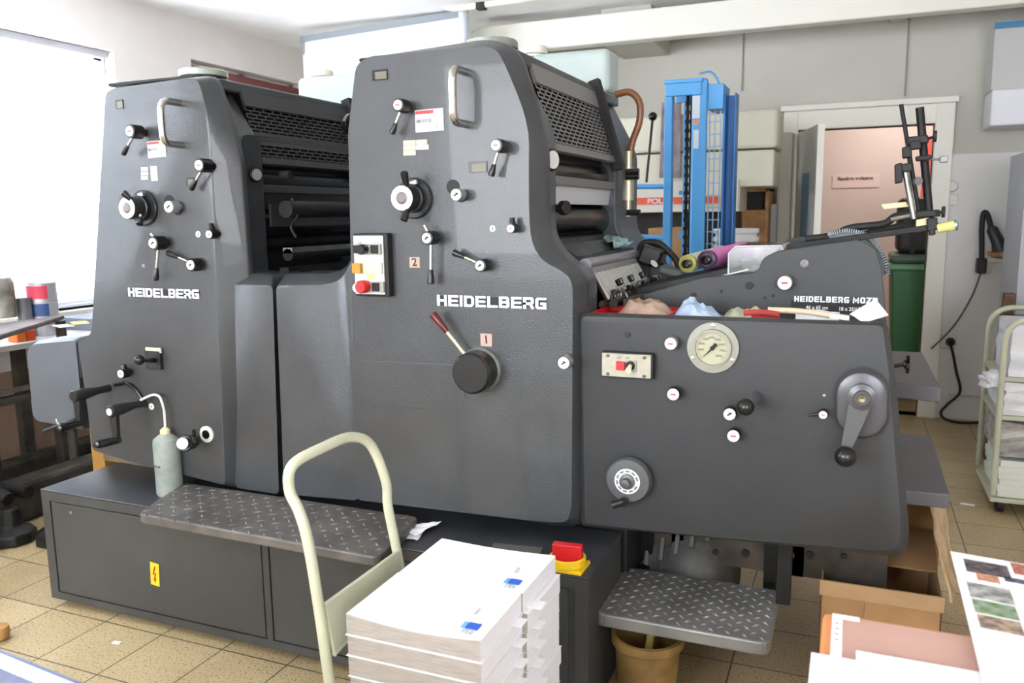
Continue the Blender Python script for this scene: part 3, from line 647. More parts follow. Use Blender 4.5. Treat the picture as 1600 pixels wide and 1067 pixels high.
def wedge(px, py, tx, ty, Y=2.2, rpx=6):
    k, c, r = knob(px, py, rpx, .045, Y, mark=0, capr=.8)
    p1 = P(tx, ty, Y-.03); d = p1-V((c.x, Y-.03, c.z)); bm = B(); cyl(bm, V((c.x, Y-.03, c.z)), p1, r*.95, r*.5, 14); mk('pointer', bm, BLK, k, smooth=True)
wedge(798, 357, 800, 340); wedge(327, 366, 329, 349); wedge(189, 584, 193, 569)
def decal(name, px, py, w_, h_, Y, m, th=.0015, tilt=0, dz=0):
    c = P(px, py, Y); return c, mk(name, obox(B(), c-V((0, th*.6+dz, 0)), V((w_/2*math.cos(tilt), 0, w_/2*math.sin(tilt))), V((0, th/2, 0)), V((-h_/2*math.sin(tilt), 0, h_/2*math.cos(tilt)))), m, PR)
for px, py, r in ((770, 357, 5), (310, 366, 5), (237, 635, 5)):
    c = P(px, py, 2.2); k = mk('round_sticker', cyl(B(), c, c-V((0, .002, 0)), radv(px, py, r, 2.2), n=20), WCAP, PR)
    mk('mark', obox(B(), c-V((0, .0025, 0)), V((.001, 0, 0)), V((0, .0005, 0)), V((0, 0, .005))), mat('print_black', (35, 30, 32)), k)
def pane(px, py, w_, h_, Y=2.2):
    c, k = decal('scale_window', px, py, w_, h_, Y, BLK, .003)
    mk('scale', obox(B(), c-V((-.004, .0035, .002)), V((w_*.38, 0, 0)), V((0, .0005, 0)), V((0, 0, h_*.36))), mat('dull_brass_scale', (104, 100, 88), .4, .3), k)
pane(594, 117, .052, .03); pane(187, 163, .034, .03); pane(747, 261, .058, .032); pane(298, 284, .034, .028)
def handle(x0, y0, x1, y1, bx, by, b2x, b2y, Y=2.2, out=.085):
    a = P(x0, y0, Y-out); b = P(x1, y1, Y-out); c = P(bx, by, Y); d = P(b2x, b2y, Y)
    pts = fillet([V((a.x, Y+.0, a.z)), a, V((a.x, Y-out, b.z)), V((a.x, Y, b.z))], .035, 8)
    return mk('grab_handle', tube(B(), pts, .0115, 14), CHR, PR, smooth=True)
handle(706, 105, 707, 190, 735, 105, 735, 195); handle(250, 156, 256, 224, 286, 155, 290, 228)
# stickers
def phone(px, py, w_, h_, tilt):
    c, k = decal('service_sticker', px, py, w_, h_, 2.2, mat('sticker_white', (198, 198, 202), .6), tilt=tilt)
    R_ = V((math.cos(tilt), 0, math.sin(tilt))); U_ = V((-math.sin(tilt), 0, math.cos(tilt)))
    mk('red_band', obox(B(), c-V((0, .002, 0))+U_*h_*.38-R_*w_*.16, R_*w_*.32, V((0, .0006, 0)), U_*h_*.07), mat('sticker_red', (215, 70, 70), .6), k)
    mk('phone_number', text_bm('0800 52 52 333', c-V((0, .0024, 0))-R_*w_*.45-U_*h_*.08, R_, U_, h_*.15, .0004, 0, .72*w_/.085*.72), mat('print_grey', (110, 110, 116), .7), k)
    bm = B(); ang = [2*math.pi*i/20 for i in range(21)]
    tube(bm, [c-V((0, .002, 0))+R_*(w_*.34+math.cos(a)*h_*.13)+U_*(-h_*.3+math.sin(a)*h_*.13) for a in ang], .0005, 5); mk('seal', bm, mat('print_grey', (110, 110, 116)), k)
phone(671, 188, .094, .064, .02); phone(245, 233, .082, .056, .03)
CRM = mat('cream_label', (200, 188, 166), .7)
for px, py, w_, m_ in ((640, 223, .042, CRM), (659, 222, .036, CRM), (640, 231, .042, CRM), (660, 230, .042, WCAP), (640, 239, .042, CRM)): decal('paper_label', px, py, w_, .014, 2.2, m_, .001)
for px, py, w_, h_, m_ in ((226, 264, .032, .013, CRM), (226, 271, .032, .013, WCAP), (226, 278, .032, .013, CRM), (241, 271, .03, .05, WCAP)): decal('paper_label', px, py, w_, h_, 2.2, m_, .001)
for px, py, ch in ((648, 410, '2'), (760, 531, '1')):
    c, k = decal('number_sticker', px, py, .035 if ch == '2' else .037, .032 if ch == '2' else .038, 2.2, mat('pink_beige_sticker', (186, 158, 146), .7))
    mk('figure', text_bm(ch, c-V((.008, .0025, .011)), (1, 0, .1), (-.1, 0, 1), .024, .0005, .01, 1.1), mat('print_black', (35, 30, 32)), k)
decal('paper_label', 224, 415, .012, .012, 2.2, mat('dull_label', (130, 130, 135), .7), .001)
# push button station on the right tower
a = P(554, 367, 2.175); b_ = P(607, 461, 2.175); cx = (a.x+b_.x)/2; cz = (a.z+b_.z)/2; hw = (b_.x-a.x)/2; hh = (a.z-b_.z)/2
st = mk('button_station', box(B(), cx-hw-.004, cx+hw+.006, 2.17, 2.202, cz-hh-.005, cz+hh+.005), BLKM, PR, bevel=.004)
mk('face_plate', box(B(), cx-hw, cx+hw-.008, 2.167, 2.171, cz-hh+.002, cz+hh-.002), mat('plate_white', (200, 200, 198), .4), st, bevel=.001)
def stn(nm, u, v, w_, h_, m, d=.006, cylr=None, hgt=.006):
    x = cx-hw+u*2*hw*.93; z = cz+hh-v*2*hh; 
    if cylr: mk(nm, lathe(B(), [(cylr*.9, 0), (cylr, hgt*.3), (cylr, hgt*.85), (cylr*.85, hgt), (.001, hgt)], (x, 2.167, z), (0, -1, 0), 24), m, st, smooth=True)
    else: mk(nm, box(B(), x-w_/2, x+w_/2, 2.167-hgt, 2.168, z-h_/2, z+h_/2), m, st, bevel=.001)
SQ = mat('grey_bezel', (150, 150, 145), .4)
stn('bezel', .52, .235, hw*1.6, .032, SQ, hgt=.008); stn('square_button', .17, .235, .026, .024, BLK, hgt=.014); stn('selector_knob', .42, .235, 0, 0, BLK, cylr=.016, hgt=.035); stn('square_button', .76, .235, .024, .026, BLK, hgt=.014)
stn('bezel', .56, .55, hw*1.5, .034, mat('beige_blank', (196, 190, 172), .5), hgt=.006); stn('amber_lamp', .17, .55, .030, .030, mat('amber_lens', (180, 130, 40), .3), hgt=.02)
stn('yellow_label', .56, .70, .026, .018, mat('yellow_label', (226, 222, 130), .6), hgt=.001); stn('bezel', .55, .86, hw*1.7, .032, SQ, hgt=.008)
stn('white_button', .14, .88, 0, 0, mat('cream_button', (230, 220, 190), .4), cylr=.014, hgt=.02); stn('emergency_button', .40, .855, 0, 0, RED, cylr=.020, hgt=.04); stn('square_button', .76, .86, .024, .026, BLK, hgt=.014)
for u in (.05, .93):
    for v in (.04, .95): stn('corner_screw', u, v, 0, 0, CHR, cylr=.003, hgt=.002)
for u, t_ in ((.12, 'START'), (.42, 'O'), (.72, 'STOP')): mk('print', text_bm(t_, (cx-hw+u*2*hw*.93, 2.1665, cz+hh-.026), (1, 0, 0), (0, 0, 1), .005, .0004), mat('print_grey', (110, 110, 116)), st)
# big throw lever
b_ = P(752, 577, 2.2); bm = B(); lathe(bm, [(.068, 0), (.068, .012), (.062, .018), (.06, .018)], b_, (0, -1, 0), 40)
bl = mk('throw_lever', bm, mat('cast_grey_hub', (120, 122, 120), .35, .5), PR, smooth=True)
mk('hub_cap', lathe(B(), [(.062, .0), (.062, .05), (.055, .058), (.001, .058)], b_-V((.001, .018, 0)), (0, -1, 0), 40), mat('black_satin_cap', (24, 24, 24), .3), bl, smooth=True)
hy = 2.17; g0 = P(733, 562, hy); g1 = P(676, 490, 2.15)
mk('rod', cyl(B(), g0, g0+(g1-g0)*.62, .0065, n=12), mat('pale_rod', (214, 208, 180), .3, .7), bl, smooth=True)
bm = B(); s = g0+(g1-g0)*.6; lathe(bm, [(.0075, 0), (.009, .01), (.013, (g1-s).length*.95), (.0105, (g1-s).length)], s, g1-s, 16); mk('grip', bm, mat('dark_red_grip', (92, 32, 32), .25), bl, smooth=True)
# inspection cover outline
cv = [(566, 563), (712, 570), (726, 585), (726, 636), (720, 643), (582, 633), (570, 620)]
mk('inspection_cover', prism(B(), [xz(P(a, b, 2.2)) for a, b in cv], 2.1985, 2.205), PAINT, PR, bevel=.001)
knob(881, 567, 9, .045, 2.2, m=mat('grey_knob', (130, 130, 132)), capr=.9, mark=1)
# disc knobs on the side faces, axis along x
def sideknob(px, py, Y, r, L1, m=BLK, cp=True, dx=0):
    c = P(px, py, Y); k = mk('side_knob', lathe(B(), [(r*.5, -.03), (r*.5, 0), (r, .002), (r, L1), (r*.9, L1+.003), (.001, L1+.003)], c, (1, -.35, 0), 28), m, PR, smooth=True)
    if cp: mk('cap', lathe(B(), [(.001, 0), (r*.8, 0), (r*.8, .002), (.001, .002)], c+V((1, -.35, 0)).normalized()*(L1+.003), (1, -.35, 0), 28), WCAP, k)
sideknob(857, 250, 2.33, .033, .014); 
c = V((xs_, 2.345, 1.600)); k = mk('side_knob', lathe(B(), [(.024, 0), (.026, .002), (.026, .016), (.022, .018), (.001, .018)], c, (1, -.25, 0), 28), BLK, PR, smooth=True); mk('cap', lathe(B(), [(.020, .018), (.020, .020), (.001, .020)], c, (1, -.25, 0), 28), mat('grey_knob', (130, 130, 132)), k)
sideknob(877, 325, 2.40, .022, .02, BLK, False)
for a_, b_2 in ((861, 280), (868, 288)): c = P(a_, b_2, 2.36); mk('bolt_head', lathe(B(), [(.007, 0), (.006, .004), (.001, .005)], c, (1, 0, 0), 12), PAINT2, PR, smooth=True)
sideknob(548, 195, 2.62, .04, .02, BLK, False)
# tops: rubber mat lids and filler caps
def lidmat(x0, y0, x1, y1, Yd, dz=.012):
    a = P(x0, y0, 2.25); b = P(x1, y1, 2.25); z = max(a.z, b.z)
    bm = B(); box(bm, a.x, b.x, 2.25, Yd, 1.922, 1.934); mk('rubber_mat', bm, BLKM, PR, bevel=.005)
lidmat(560, 92, 745, 68, 3.2); lidmat(168, 134, 300, 112, 3.2)
def filler(px, py, Y, r):
    c = P(px, py, Y); z = 1.925; bm = B(); lathe(bm, [(r*.8, 0), (r*.86, .02), (r*.82, .03)], (c.x, Y, z), (0, 0, 1), 36)
    k = mk('filler_neck', bm, BLK, PR, smooth=True)
    mk('filler_cap', lathe(B(), [(r*.9, .028), (r, .032), (r, .05), (r*.94, .056), (r*.5, .058), (.001, .062)], (c.x, Y, z), (0, 0, 1), 36), mat('worn_green_white_cap', (190, 198, 186), .3, .4, .1, 20, .25, 9), k, smooth=True)
filler(768, 64, 2.42, .082); filler(318, 116, 2.42, .085)
# name lettering
def name_on(s, x0, y0, x1, y1, hpx, Y, par=PR, m=LOGO, back=True):
    a = P(x0, y0, Y); b = P(x1, y1, Y); h = radv(x0, y0-hpx/2, hpx/2, Y)*2
    # solve the letter width for the wanted total
    tot = (b-a).length; t_ = h*.27; gap = h*.15; lo, hi = .1*h, 4*h
    for _ in range(40):
        m_ = (lo+hi)/2
        if wordmark_width(s, m_, gap, t_) > tot: hi = m_
        else: lo = m_
    bm = wordmark(s, V((a.x, Y-.0005, a.z)), (1, 0, 0), h, lo, gap, t_)
    p = None
    if back:
        p = mk('name_strip', box(B(), a.x-.002, b.x+.002, Y-.001, Y+.001, a.z+h*.08, a.z+h*.92), BLKM, par)
    mk('name_lettering', bm, m, p if p else par)
name_on('HEIDELBERG', 202, 463, 312, 466.5, 13.5, 2.2); name_on('HEIDELBERG', 684, 477.5, 854, 482, 17, 2.2)
# strip on the feeder plate
a = P(1237, 472, YP); b_ = P(1375, 476, YP); c = P(1240, 486.5, YP)
ns = mk('name_plate', box(B(), a.x-.002, b_.x, YP-.002, YP, c.z, a.z+.006), BLKM, PR)
name_on('HEIDELBERG MOZP', 1241, 471, 1371, 476, 9, YP-.003, ns, back=False)
p0 = P(1259, 482.5, YP-.003)
mk('size_lettering', text_bm('46 x 65 cm', p0, (1, 0, 0), (0, 0, 1), .0105, .0012, .02, .92), LOGO, ns)
p0 = P(1310, 485, YP-.003); mk('size_lettering', text_bm('18 x 25\u00bd"', p0, (1, 0, 0), (0, 0, 1), .0105, .0012, .02, .92), LOGO, ns)
# ---- lower controls of the left tower
b_ = P(243, 563, 2.2); lk = mk('lock_plate', obox(B(), b_-V((0, .006, -.003)), V((.036, 0, 0)), V((0, .008, 0)), V((0, 0, .034))), BLKM, PR, bevel=.002)
mk('lock_label', obox(B(), P(240, 547, 2.19), V((.036, 0, 0)), V((0, .003, 0)), V((0, 0, .009))), CRM, lk)
c = P(221, 562, 2.10); mk('lock_stem', cyl(B(), P(243, 563, 2.19), c, .009, n=12), BLK, lk); bm = B(); lathe(bm, [(.001, 0), (.012, .003), (.018, .012), (.018, .02), (.012, .03), (.001, .034)], c+V((0, .01, 0)), (-.2, -1, 0), 20); mk('lock_ball', bm, BLK, lk, smooth=True)
arc = smoothpath([P(a, b, 2.195) for a, b in ((176, 602), (186, 600), (196, 598), (210, 606), (220, 619), (227, 632), (229, 636))], 6)
mk('arc_slot', tube(B(), arc, .007, 8), BLK, PR, smooth=True)
lv = P(176, 602, 2.13); mk('slot_lever', tube(B(), [P(196, 598, 2.2), lv], .006, 8), BLKM, PR)
def crank(bx, by, kx, ky, ax, ay, gx, gy, h=.15, Y=2.2, white=True):
    """boss on the panel, arm down, handle reaching out"""
    base = P(bx, by, Y); out = P(kx, ky, Y-h); base = V((out.x, Y, out.z)); am = P(ax, ay, Y-h+.01)
    bm = B(); lathe(bm, [(.014, 0), (.014, .02), (.013, .05), (.021, .1), (.022, h), (.018, h+.006), (.001, h+.006)], base, (0, -1, 0), 20)
    k = mk('crank_handle', bm, mat('black_crackle', (40, 42, 42), .45, .3), PR, smooth=True)
    if white: mk('cap', lathe(B(), [(.013, 0), (.013, .002), (.001, .002)], base-V((0, h+.006, 0)), (0, -1, 0), 18), WCAP, k)
    o = V((out.x, Y-h+.012, out.z)); a2 = V((am.x, Y-h+.012, am.z)); d = (a2-o); n_ = V((d.z, 0, -d.x)).normalized()
    bm = B(); vs_ = []
    for p, wv in ((o, .018), (a2, .010)):
        for sy in (-.009, .009):
            for sx in (-1, 1): vs_.append(bm.verts.new(p+n_*wv*sx+V((0, sy, 0))))
    for f in ((0,1,3,2),(4,6,7,5),(0,4,5,1),(2,3,7,6),(0,2,6,4),(1,5,7,3)): bm.faces.new([vs_[i] for i in f])
    cyl(bm, a2-V((0, .012, 0)), a2+V((0, .012, 0)), .013, n=16)
    mk('arm', bm, mat('black_crackle', (40, 42, 42)), k, bevel=.003)
    g = P(gx, gy, Y-h-.11); dd = g-a2
    bm = B(); lathe(bm, [(.010, .0), (.0125, .02), (.014, dd.length*.5), (.0135, dd.length*.9), (.010, dd.length), (.001, dd.length+.002)], a2, dd, 18); mk('grip', bm, BLK, k, smooth=True)
crank(142, 613, 116, 619, 124, 661, 92, 670, white=False); crank(203, 633, 173, 643, 182, 688, 150, 695)
mk('clamp_rod', tube(B(), [P(118, 655, 2.15), P(68, 674, 2.1)], .006, 8), BLK, PR); 
bm = B(); tube(bm, smoothpath([P(88, 655, 2.13), P(92, 663, 2.11), P(100, 666, 2.12), P(112, 660, 2.15)]), .004, 8); mk('clamp_wire', bm, STEEL, PR)
b_ = P(324, 678, 2.2); k = mk('ring_fitting', lathe(B(), [(.030, 0), (.030, .006), (.001, .007)], b_, (0, -1, 0), 28), WCAP, PR, smooth=True)
mk('ring_bore', lathe(B(), [(.016, .0), (.016, .009), (.001, .009)], b_, (0, -1, 0), 24), BLK, k)
c = P(285, 693, 2.07); bm = B(); lathe(bm, [(.012, 0), (.014, .03), (.026, .04), (.026, .055), (.018, .06), (.026, .085), (.029, .12), (.025, .128), (.001, .128)], V((P(303, 690, 2.2).x, 2.2, P(303, 690, 2.2).z)), c-V((P(303, 690, 2.2).x, 2.2, P(303, 690, 2.2).z)), 24)
k = mk('control_knob', bm, BLK, PR, smooth=True); mk('cap', lathe(B(), [(.020, 0), (.019, .003), (.001, .003)], c, c-V((P(303, 690, 2.2).x, 2.2, P(303, 690, 2.2).z)), 20), WCAP, k)
q_ = P(304, 684, 2.17); bm = B(); cyl(bm, q_, q_+V((0, 0, .03)), .007, n=12); mk('locking_pin', bm, BLK, PR)
# ---- feeder side controls
FY = 2.225
knob(1048, 537, 9, .03, FY, m=mat('grey_knob', (130, 130, 132)), capr=.9, mark=0); knob(1052, 616, 9, .035, FY, mark=0, capr=.88); knob(1140, 647, 9, .035, FY, mark=1, capr=.88); knob(1146, 681, 9, .035, FY, mark=0, capr=.88)
knob(1226, 442, 10.5, .04, YP, m=mat('grey_knob', (130, 130, 132)), capr=.9, mark=0)
c = P(1257, 412, YP); mk('bolt_head', lathe(B(), [(.014, 0), (.012, .006), (.006, .008), (.001, .006)], c, (0, -1, 0), 20), mat('grey_knob', (130, 130, 132)), PR, smooth=True)
c = P(980, 523, FY); mk('bolt_head', lathe(B(), [(.008, 0), (.008, .003), (.001, .003)], c, (0, -1, 0), 16), BLKM, PR)
# handle rod with black ball
a = P(1180, 620, FY); e = P(1165, 636, FY-.11)
k = mk('push_rod', cyl(B(), V((a.x, FY, a.z)), e, .016, n=20), mat('mid_grey_steel', (120, 120, 122), .4, .7), PR, smooth=True)
bm = B(); bmesh.ops.create_uvsphere(bm, u_segments=20, v_segments=14, radius=.022); bmesh.ops.translate(bm, verts=bm.verts, vec=e); mk('ball', bm, BLK, k, smooth=True)
# pressure gauge
c = P(1114, 543, FY); R1 = radv(1113, 543, 40, FY)
g = mk('pressure_gauge', lathe(B(), [(R1, 0), (R1, .004), (R1*.98, .006), (R1*.74, .006), (R1*.72, .014), (R1*.66, .014), (R1*.65, .006), (.001, .006)], c, (0, -1, 0), 56), mat('gauge_bezel', (140, 140, 130), .35, .6), PR, smooth=True)
mk('dial', cyl(B(), c-V((0, .006, 0)), c-V((0, .0075, 0)), R1*.66, n=48), mat('dial_cream', (170, 168, 140), .5), g)
bm = B()
for i in range(33):
    t_ = math.radians(225-270*i/32); d = V((math.cos(t_), 0, math.sin(t_))); n_ = V((-d.z, 0, d.x)); l_ = .06 if i % 4 else .1
    obox(bm, c-V((0, .008, 0))+d*R1*(.6-l_/2), d*R1*l_/2, V((0, .0004, 0)), n_*.0006)
tk = mk('scale_marks', bm, mat('print_grey', (110, 110, 116)), g, kind='stuff')
for i, s in enumerate(('0', '1000', '2000', '3000', '4000', '5000', '6000', '7000', '8000')):
    t_ = math.radians(225-270*i/8); mk('figures', text_bm(s, c-V((.0028*len(s), .0082, .003))+V((math.cos(t_), 0, math.sin(t_)))*R1*.41, (1, 0, 0), (0, 0, 1), .006, .0004), mat('print_grey', (110, 110, 116)), g)
t_ = math.radians(228); d = V((math.cos(t_), 0, math.sin(t_))); n_ = V((-d.z, 0, d.x)); o = c-V((0, .0105, 0))
bm = B(); vs_ = [o+d*R1*.52, o+n_*.003, o-d*R1*.2+n_*.006, o-d*R1*.24, o-d*R1*.2-n_*.006, o-n_*.003]
f0 = [bm.verts.new(p) for p in vs_]; f1 = [bm.verts.new(p-V((0, .001, 0))) for p in vs_]; bm.faces.new(f0); bm.faces.new(f1[::-1])
for i in range(6): bm.faces.new((f0[i], f0[(i+1) % 6], f1[(i+1) % 6], f1[i]))
mk('needle', bm, BLK, g); mk('needle_boss', cyl(B(), c-V((0, .008, 0)), c-V((0, .0125, 0)), .006, n=16), BLK, g)
for t_ in (90, 210, -30):
    t_ = math.radians(t_); p = c+V((math.cos(t_), 0, math.sin(t_)))*R1*.87; mk('screw', lathe(B(), [(.0055, .004), (.005, .0085), (.001, .0095)], p, (0, -1, 0), 14), CHR, g, smooth=True)
# feeder switch plate
a = P(941, 552, FY-.02); b_ = P(1017, 591, FY-.02); cx = (a.x+b_.x)/2; cz = (P(978, 571, FY-.02)).z; hw = (b_.x-a.x)/2; hh = .033
sp = mk('switch_box', box(B(), cx-hw-.003, cx+hw+.006, FY-.02, FY+.004, cz-hh-.004, cz+hh+.004), BLKM, PR, bevel=.004)
mk('switch_plate', box(B(), cx-hw, cx+hw, FY-.024, FY-.019, cz-hh, cz+hh), mat('aged_white_plate', (176, 172, 156), .45, 0, 0, 0, .1, 30), sp, bevel=.0015)
yy = FY-.024
mk('red_button', box(B(), cx-.026, cx-.002, yy-.01, yy, cz-.012, cz+.012), mat('red_square_button', (196, 30, 30), .4), sp, bevel=.001)
mk('bezel', box(B(), cx+.0, cx+.031, yy-.004, yy, cz-.014, cz+.016), SQ, sp, bevel=.001)
mk('toggle_socket', lathe(B(), [(.013, 0), (.013, .008), (.001, .006)], (cx+.014, yy, cz+.002), (0, -1, 0), 20), BLK, sp)
bm = B(); lathe(bm, [(.005, 0), (.008, .02), (.0085, .026), (.001, .028)], (cx+.014, yy-.006, cz+.002), (.0, -1, -.45), 14); mk('toggle', bm, mat('cream_button', (230, 220, 190)), sp, smooth=True)
for sx in (-1, 1):
    for sz in (-1, 1): mk('screw', lathe(B(), [(.005, 0), (.005, .002), (.001, .0025)], (cx+sx*(hw-.018), yy, cz+sz*(hh-.007)), (0, -1, 0), 14), mat('dark_screw', (90, 86, 80), .4, .7), sp)
mk('print', text_bm('AUS      EIN', (cx-.026, yy-.0006, cz+.02), (1, 0, 0), (0, 0, 1), .005, .0004), mat('print_grey', (110, 110, 116)), sp)
# round hand wheel
c = P(981, 751, FY-.03); R1 = radv(980, 751, 35, FY-.03); c.y = FY
hwk = mk('hand_wheel', lathe(B(), [(R1*.5, 0), (R1*.5, .01), (R1, .012), (R1, .026), (R1*.92, .034), (R1*.4, .036), (.001, .036)], c, (0, -1, 0), 48), mat('cast_grey', (92, 94, 96), .38, .4), PR, smooth=True)
mk('scale_ring', lathe(B(), [(R1*.34, .036), (R1*.34, .038), (R1*.56, .038), (R1*.56, .036)], c, (0, -1, 0), 40), WCAP, hwk)
mk('hub', lathe(B(), [(R1*.33, .036), (R1*.33, .044), (R1*.2, .046), (R1*.18, .062), (.001, .064)], c, (0, -1, 0), 32), mat('cast_grey', (92, 94, 96)), hwk, smooth=True)
for i in range(10):
    t_ = math.radians(20+i*34); p = c-V((0, .0385, 0))+V((math.cos(t_), 0, math.sin(t_)))*R1*.45; d = V((math.cos(t_), 0, math.sin(t_))); n_ = V((-d.z, 0, d.x))
    mk('ring_print', obox(B(), p, d*.0025, V((0, .0003, 0)), n_*.006), mat('print_grey', (110, 110, 116)), hwk)
tt = P(975, 783, FY-.04); bm = B(); cyl(bm, tt+V((0, .01, 0)), tt-V((0, .012, 0)), .013, n=16); cyl(bm, tt+V((0, -.005, 0)), P(957, 789, FY-.05), .009, .012, 14); mk('finger_grip', bm, BLK, hwk, smooth=True)
# crank with oval housing
ov = []; t1 = P(1346, 612, FY); t2 = P(1346, 645, FY); rr = radv(1346, 615, 39, FY)
for i in range(13): a = math.pi*i/12; ov.append((t1.x+rr*math.cos(a), t1.z+rr*math.sin(a)))
for i in range(13): a = math.pi+math.pi*i/12; ov.append((t2.x+rr*math.cos(a), t2.z+rr*math.sin(a)))
ctr = V(((t1.x+t2.x)/2, (t1.z+t2.z)/2)); bm = B(); rings = []
for s, y in ((1, FY), (.97, FY-.018), (.88, FY-.032), (.74, FY-.036)): rings.append([bm.verts.new((ctr.x+(x-ctr.x)*s, y, ctr.y+(z-ctr.y)*s)) for x, z in ov])
for A, Bb in zip(rings, rings[1:]):
    for i in range(len(ov)): j = (i+1) % len(ov); bm.faces.new((A[i], A[j], Bb[j], Bb[i]))
bm.faces.new(rings[0]); bm.faces.new(rings[-1])
oh = mk('crank_housing', bm, mat('light_cast_grey', (86, 86, 90), .3, .4), PR, smooth=True)
a = P(1347, 620, FY-.06); e = P(1323, 700, FY-.07)
bm = B(); lathe(bm, [(.026, 0), (.026, .02), (.033, .024), (.033, .04), (.02, .044), (.018, .05), (.001, .05)], V((a.x, FY-.03, a.z)), (0, -1, 0), 32); mk('hub', bm, mat('light_cast_grey', (86, 86, 90)), oh, smooth=True)
d = V((e.x-a.x, 0, e.z-a.z)); n_ = V((d.z, 0, -d.x)).normalized(); o = V((a.x, FY-.062, a.z)); bm = B(); vs_ = []
for p, wv in ((o, .030), (o+d, .014)):
    for sy in (-.006, .006):
        for sx in (-1, 1): vs_.append(bm.verts.new(p+n_*wv*sx+V((0, sy, 0))))
for f in ((0,1,3,2),(4,6,7,5),(0,4,5,1),(2,3,7,6),(0,2,6,4),(1,5,7,3)): bm.faces.new([vs_[i] for i in f])
mk('crank_arm', bm, mat('cast_grey', (92, 94, 96)), oh, bevel=.004)
bm = B(); bmesh.ops.create_uvsphere(bm, u_segments=22, v_segments=14, radius=.026); bmesh.ops.translate(bm, verts=bm.verts, vec=o+d*1.08+V((0, -.022, -.008))); mk('crank_ball', bm, BLK, oh, smooth=True)
mk('hub_screw', lathe(B(), [(.011, 0), (.010, .006), (.004, .006), (.001, .004)], V((a.x, FY-.08, a.z)), (0, -1, 0), 20), mat('bronze_screw', (120, 112, 90), .35, .8), oh, smooth=True)
k, c, r = knob(1286, 648, 6, .035, FY, mark=0, capr=.85); mk('pointer', cyl(B(), V((c.x, FY-.02, c.z)), P(1263, 649, FY-.03), .006, .003, 10), BLK, k)
c = P(1288, 617, FY); mk('pin', cyl(B(), c, c-V((0, .004, 0)), .004, n=10), CHR, PR)
# rear boards of the feeder and their screw
bm = B(); slab(bm, [(-.55, 2.6), (.122, 2.6), (.247, 2.572), (.242, 3.2), (-.55, 3.2)], .905, .95); mk('feed_board', bm, mat('slate_board', (98, 97, 102), .45, 0, 0, 0, .05, 5), PR, bevel=.004)
bm = B(); slab(bm, [(-.45, 2.53), (.285, 2.53), (.288, 3.205), (-.45, 3.205)], .607, .65); mk('pile_board', bm, mat('slate_board', (98, 97, 102)), PR, bevel=.004)
for x in (-.5, -.12): mk('board_carrier', box(B(), x-.02, x+.02, 2.62, 3.14, .30, .905), DARK, PR)
a = P(1394, 572, 2.5); e = P(1412, 569, 2.5); bm = B(); cyl(bm, a, e, .006, n=10); cyl(bm, e, e+V((.012, 0, 0)), .012, n=14); 
for t_ in (0, 60, 120): obox(bm, e+V((.01, 0, 0)), V((.004, 0, 0)), V((0, math.cos(math.radians(t_)), math.sin(math.radians(t_))))*.024, V((0, -math.sin(math.radians(t_)), math.cos(math.radians(t_))))*.007)
mk('star_screw', bm, BLK, PR)
# hanging bracket, lower beam under the feeder
bm = B(); box(bm, -.62, .14, 2.62, 2.66, P(1200, 893, 2.62).z, .60); mk('lower_beam', bm, mat('oily_brown_beam', (92, 84, 72), .6, .2, .1, 30, .35, 9), PR)
for px in (1118, 1165, 1235, 1265, 1318): c = P(px, 862+(px-1118)*.03, 2.62); mk('beam_bolt', cyl(B(), c, c-V((0, .008, 0)), .013 if px % 2 else .009, n=14), BLKM, PR)
a = P(1228, 850, 2.4); mk('hanging_bracket', box(B(), a.x-.02, a.x+.02, 2.36, 2.40, P(1228, 946, 2.36).z, .58), DARK, PR, bevel=.002)
# tread plate helper with raised lozenges
def tread(name, poly, z, th, parent, m, step=.045, lz=.0145):
    bm = B(); d = densify([(V(p), V(p)) for p in poly], .035); pl_ = [(o.x, o.y) for o, i in d]; slab(bm, pl_, z-th, z)
    t_ = mk(name, bm, m, parent, bevel=.006)
    xs = [p[0] for p in poly]; ys = [p[1] for p in poly]; bm = B()
    def inside(x, y):
        c = False; n = len(poly)
        for i in range(n):
            x1, y1 = poly[i]; x2, y2 = poly[(i+1) % n]
            if (y1 > y) != (y2 > y) and x < (x2-x1)*(y-y1)/(y2-y1)+x1: c = not c
        return c
    j = 0; y = min(ys)+.02
    while y < max(ys)-.01:
        x = min(xs)+.015+(step/2 if j % 2 else 0)
        while x < max(xs)-.01:
            if inside(x, y) and inside(x+.015, y) and inside(x-.015, y):
                a = math.radians(38 if j % 2 else -38)+0; u = V((math.cos(a), math.sin(a), 0)); v = V((-u.y, u.x, 0)); c = V((x, y, z))
                b4 = [c+u*lz, c+v*lz*.28, c-u*lz, c-v*lz*.28]; tp = bm.verts.new(c+V((0, 0, .0045)))
                bb = [bm.verts.new(p-V((0, 0, .001))) for p in b4]
                for q in range(4): bm.faces.new((bb[q], bb[(q+1) % 4], tp))
            x += step
        y += step*.5; j += 1
    mk('raised_pattern', bm, m, t_, kind='stuff'); return t_
TREAD = mat('tread_plate_steel', (150, 150, 148), .42, .35, .05, 30, .22, 6)
TREADG = mat('dusty_tread_paint', (118, 114, 110), .5, .35, .1, 40, .25, 9)
tp = tread('step_plate', [(-.645, 2.13), (-.158, 2.13), (-.158, 2.47), (-.645, 2.47)], .315, .04, PR, TREAD)
for x in (-.6, -.2): mk('step_bracket', box(B(), x-.015, x+.015, 2.2, 2.63, .25, .276), DARK, PR)
mk('step_upright', box(B(), -.62, -.58, 2.60, 2.64, .25, .52), DARK, PR); mk('step_upright', box(B(), -.22, -.18, 2.60, 2.64, .25, .52), DARK, PR)
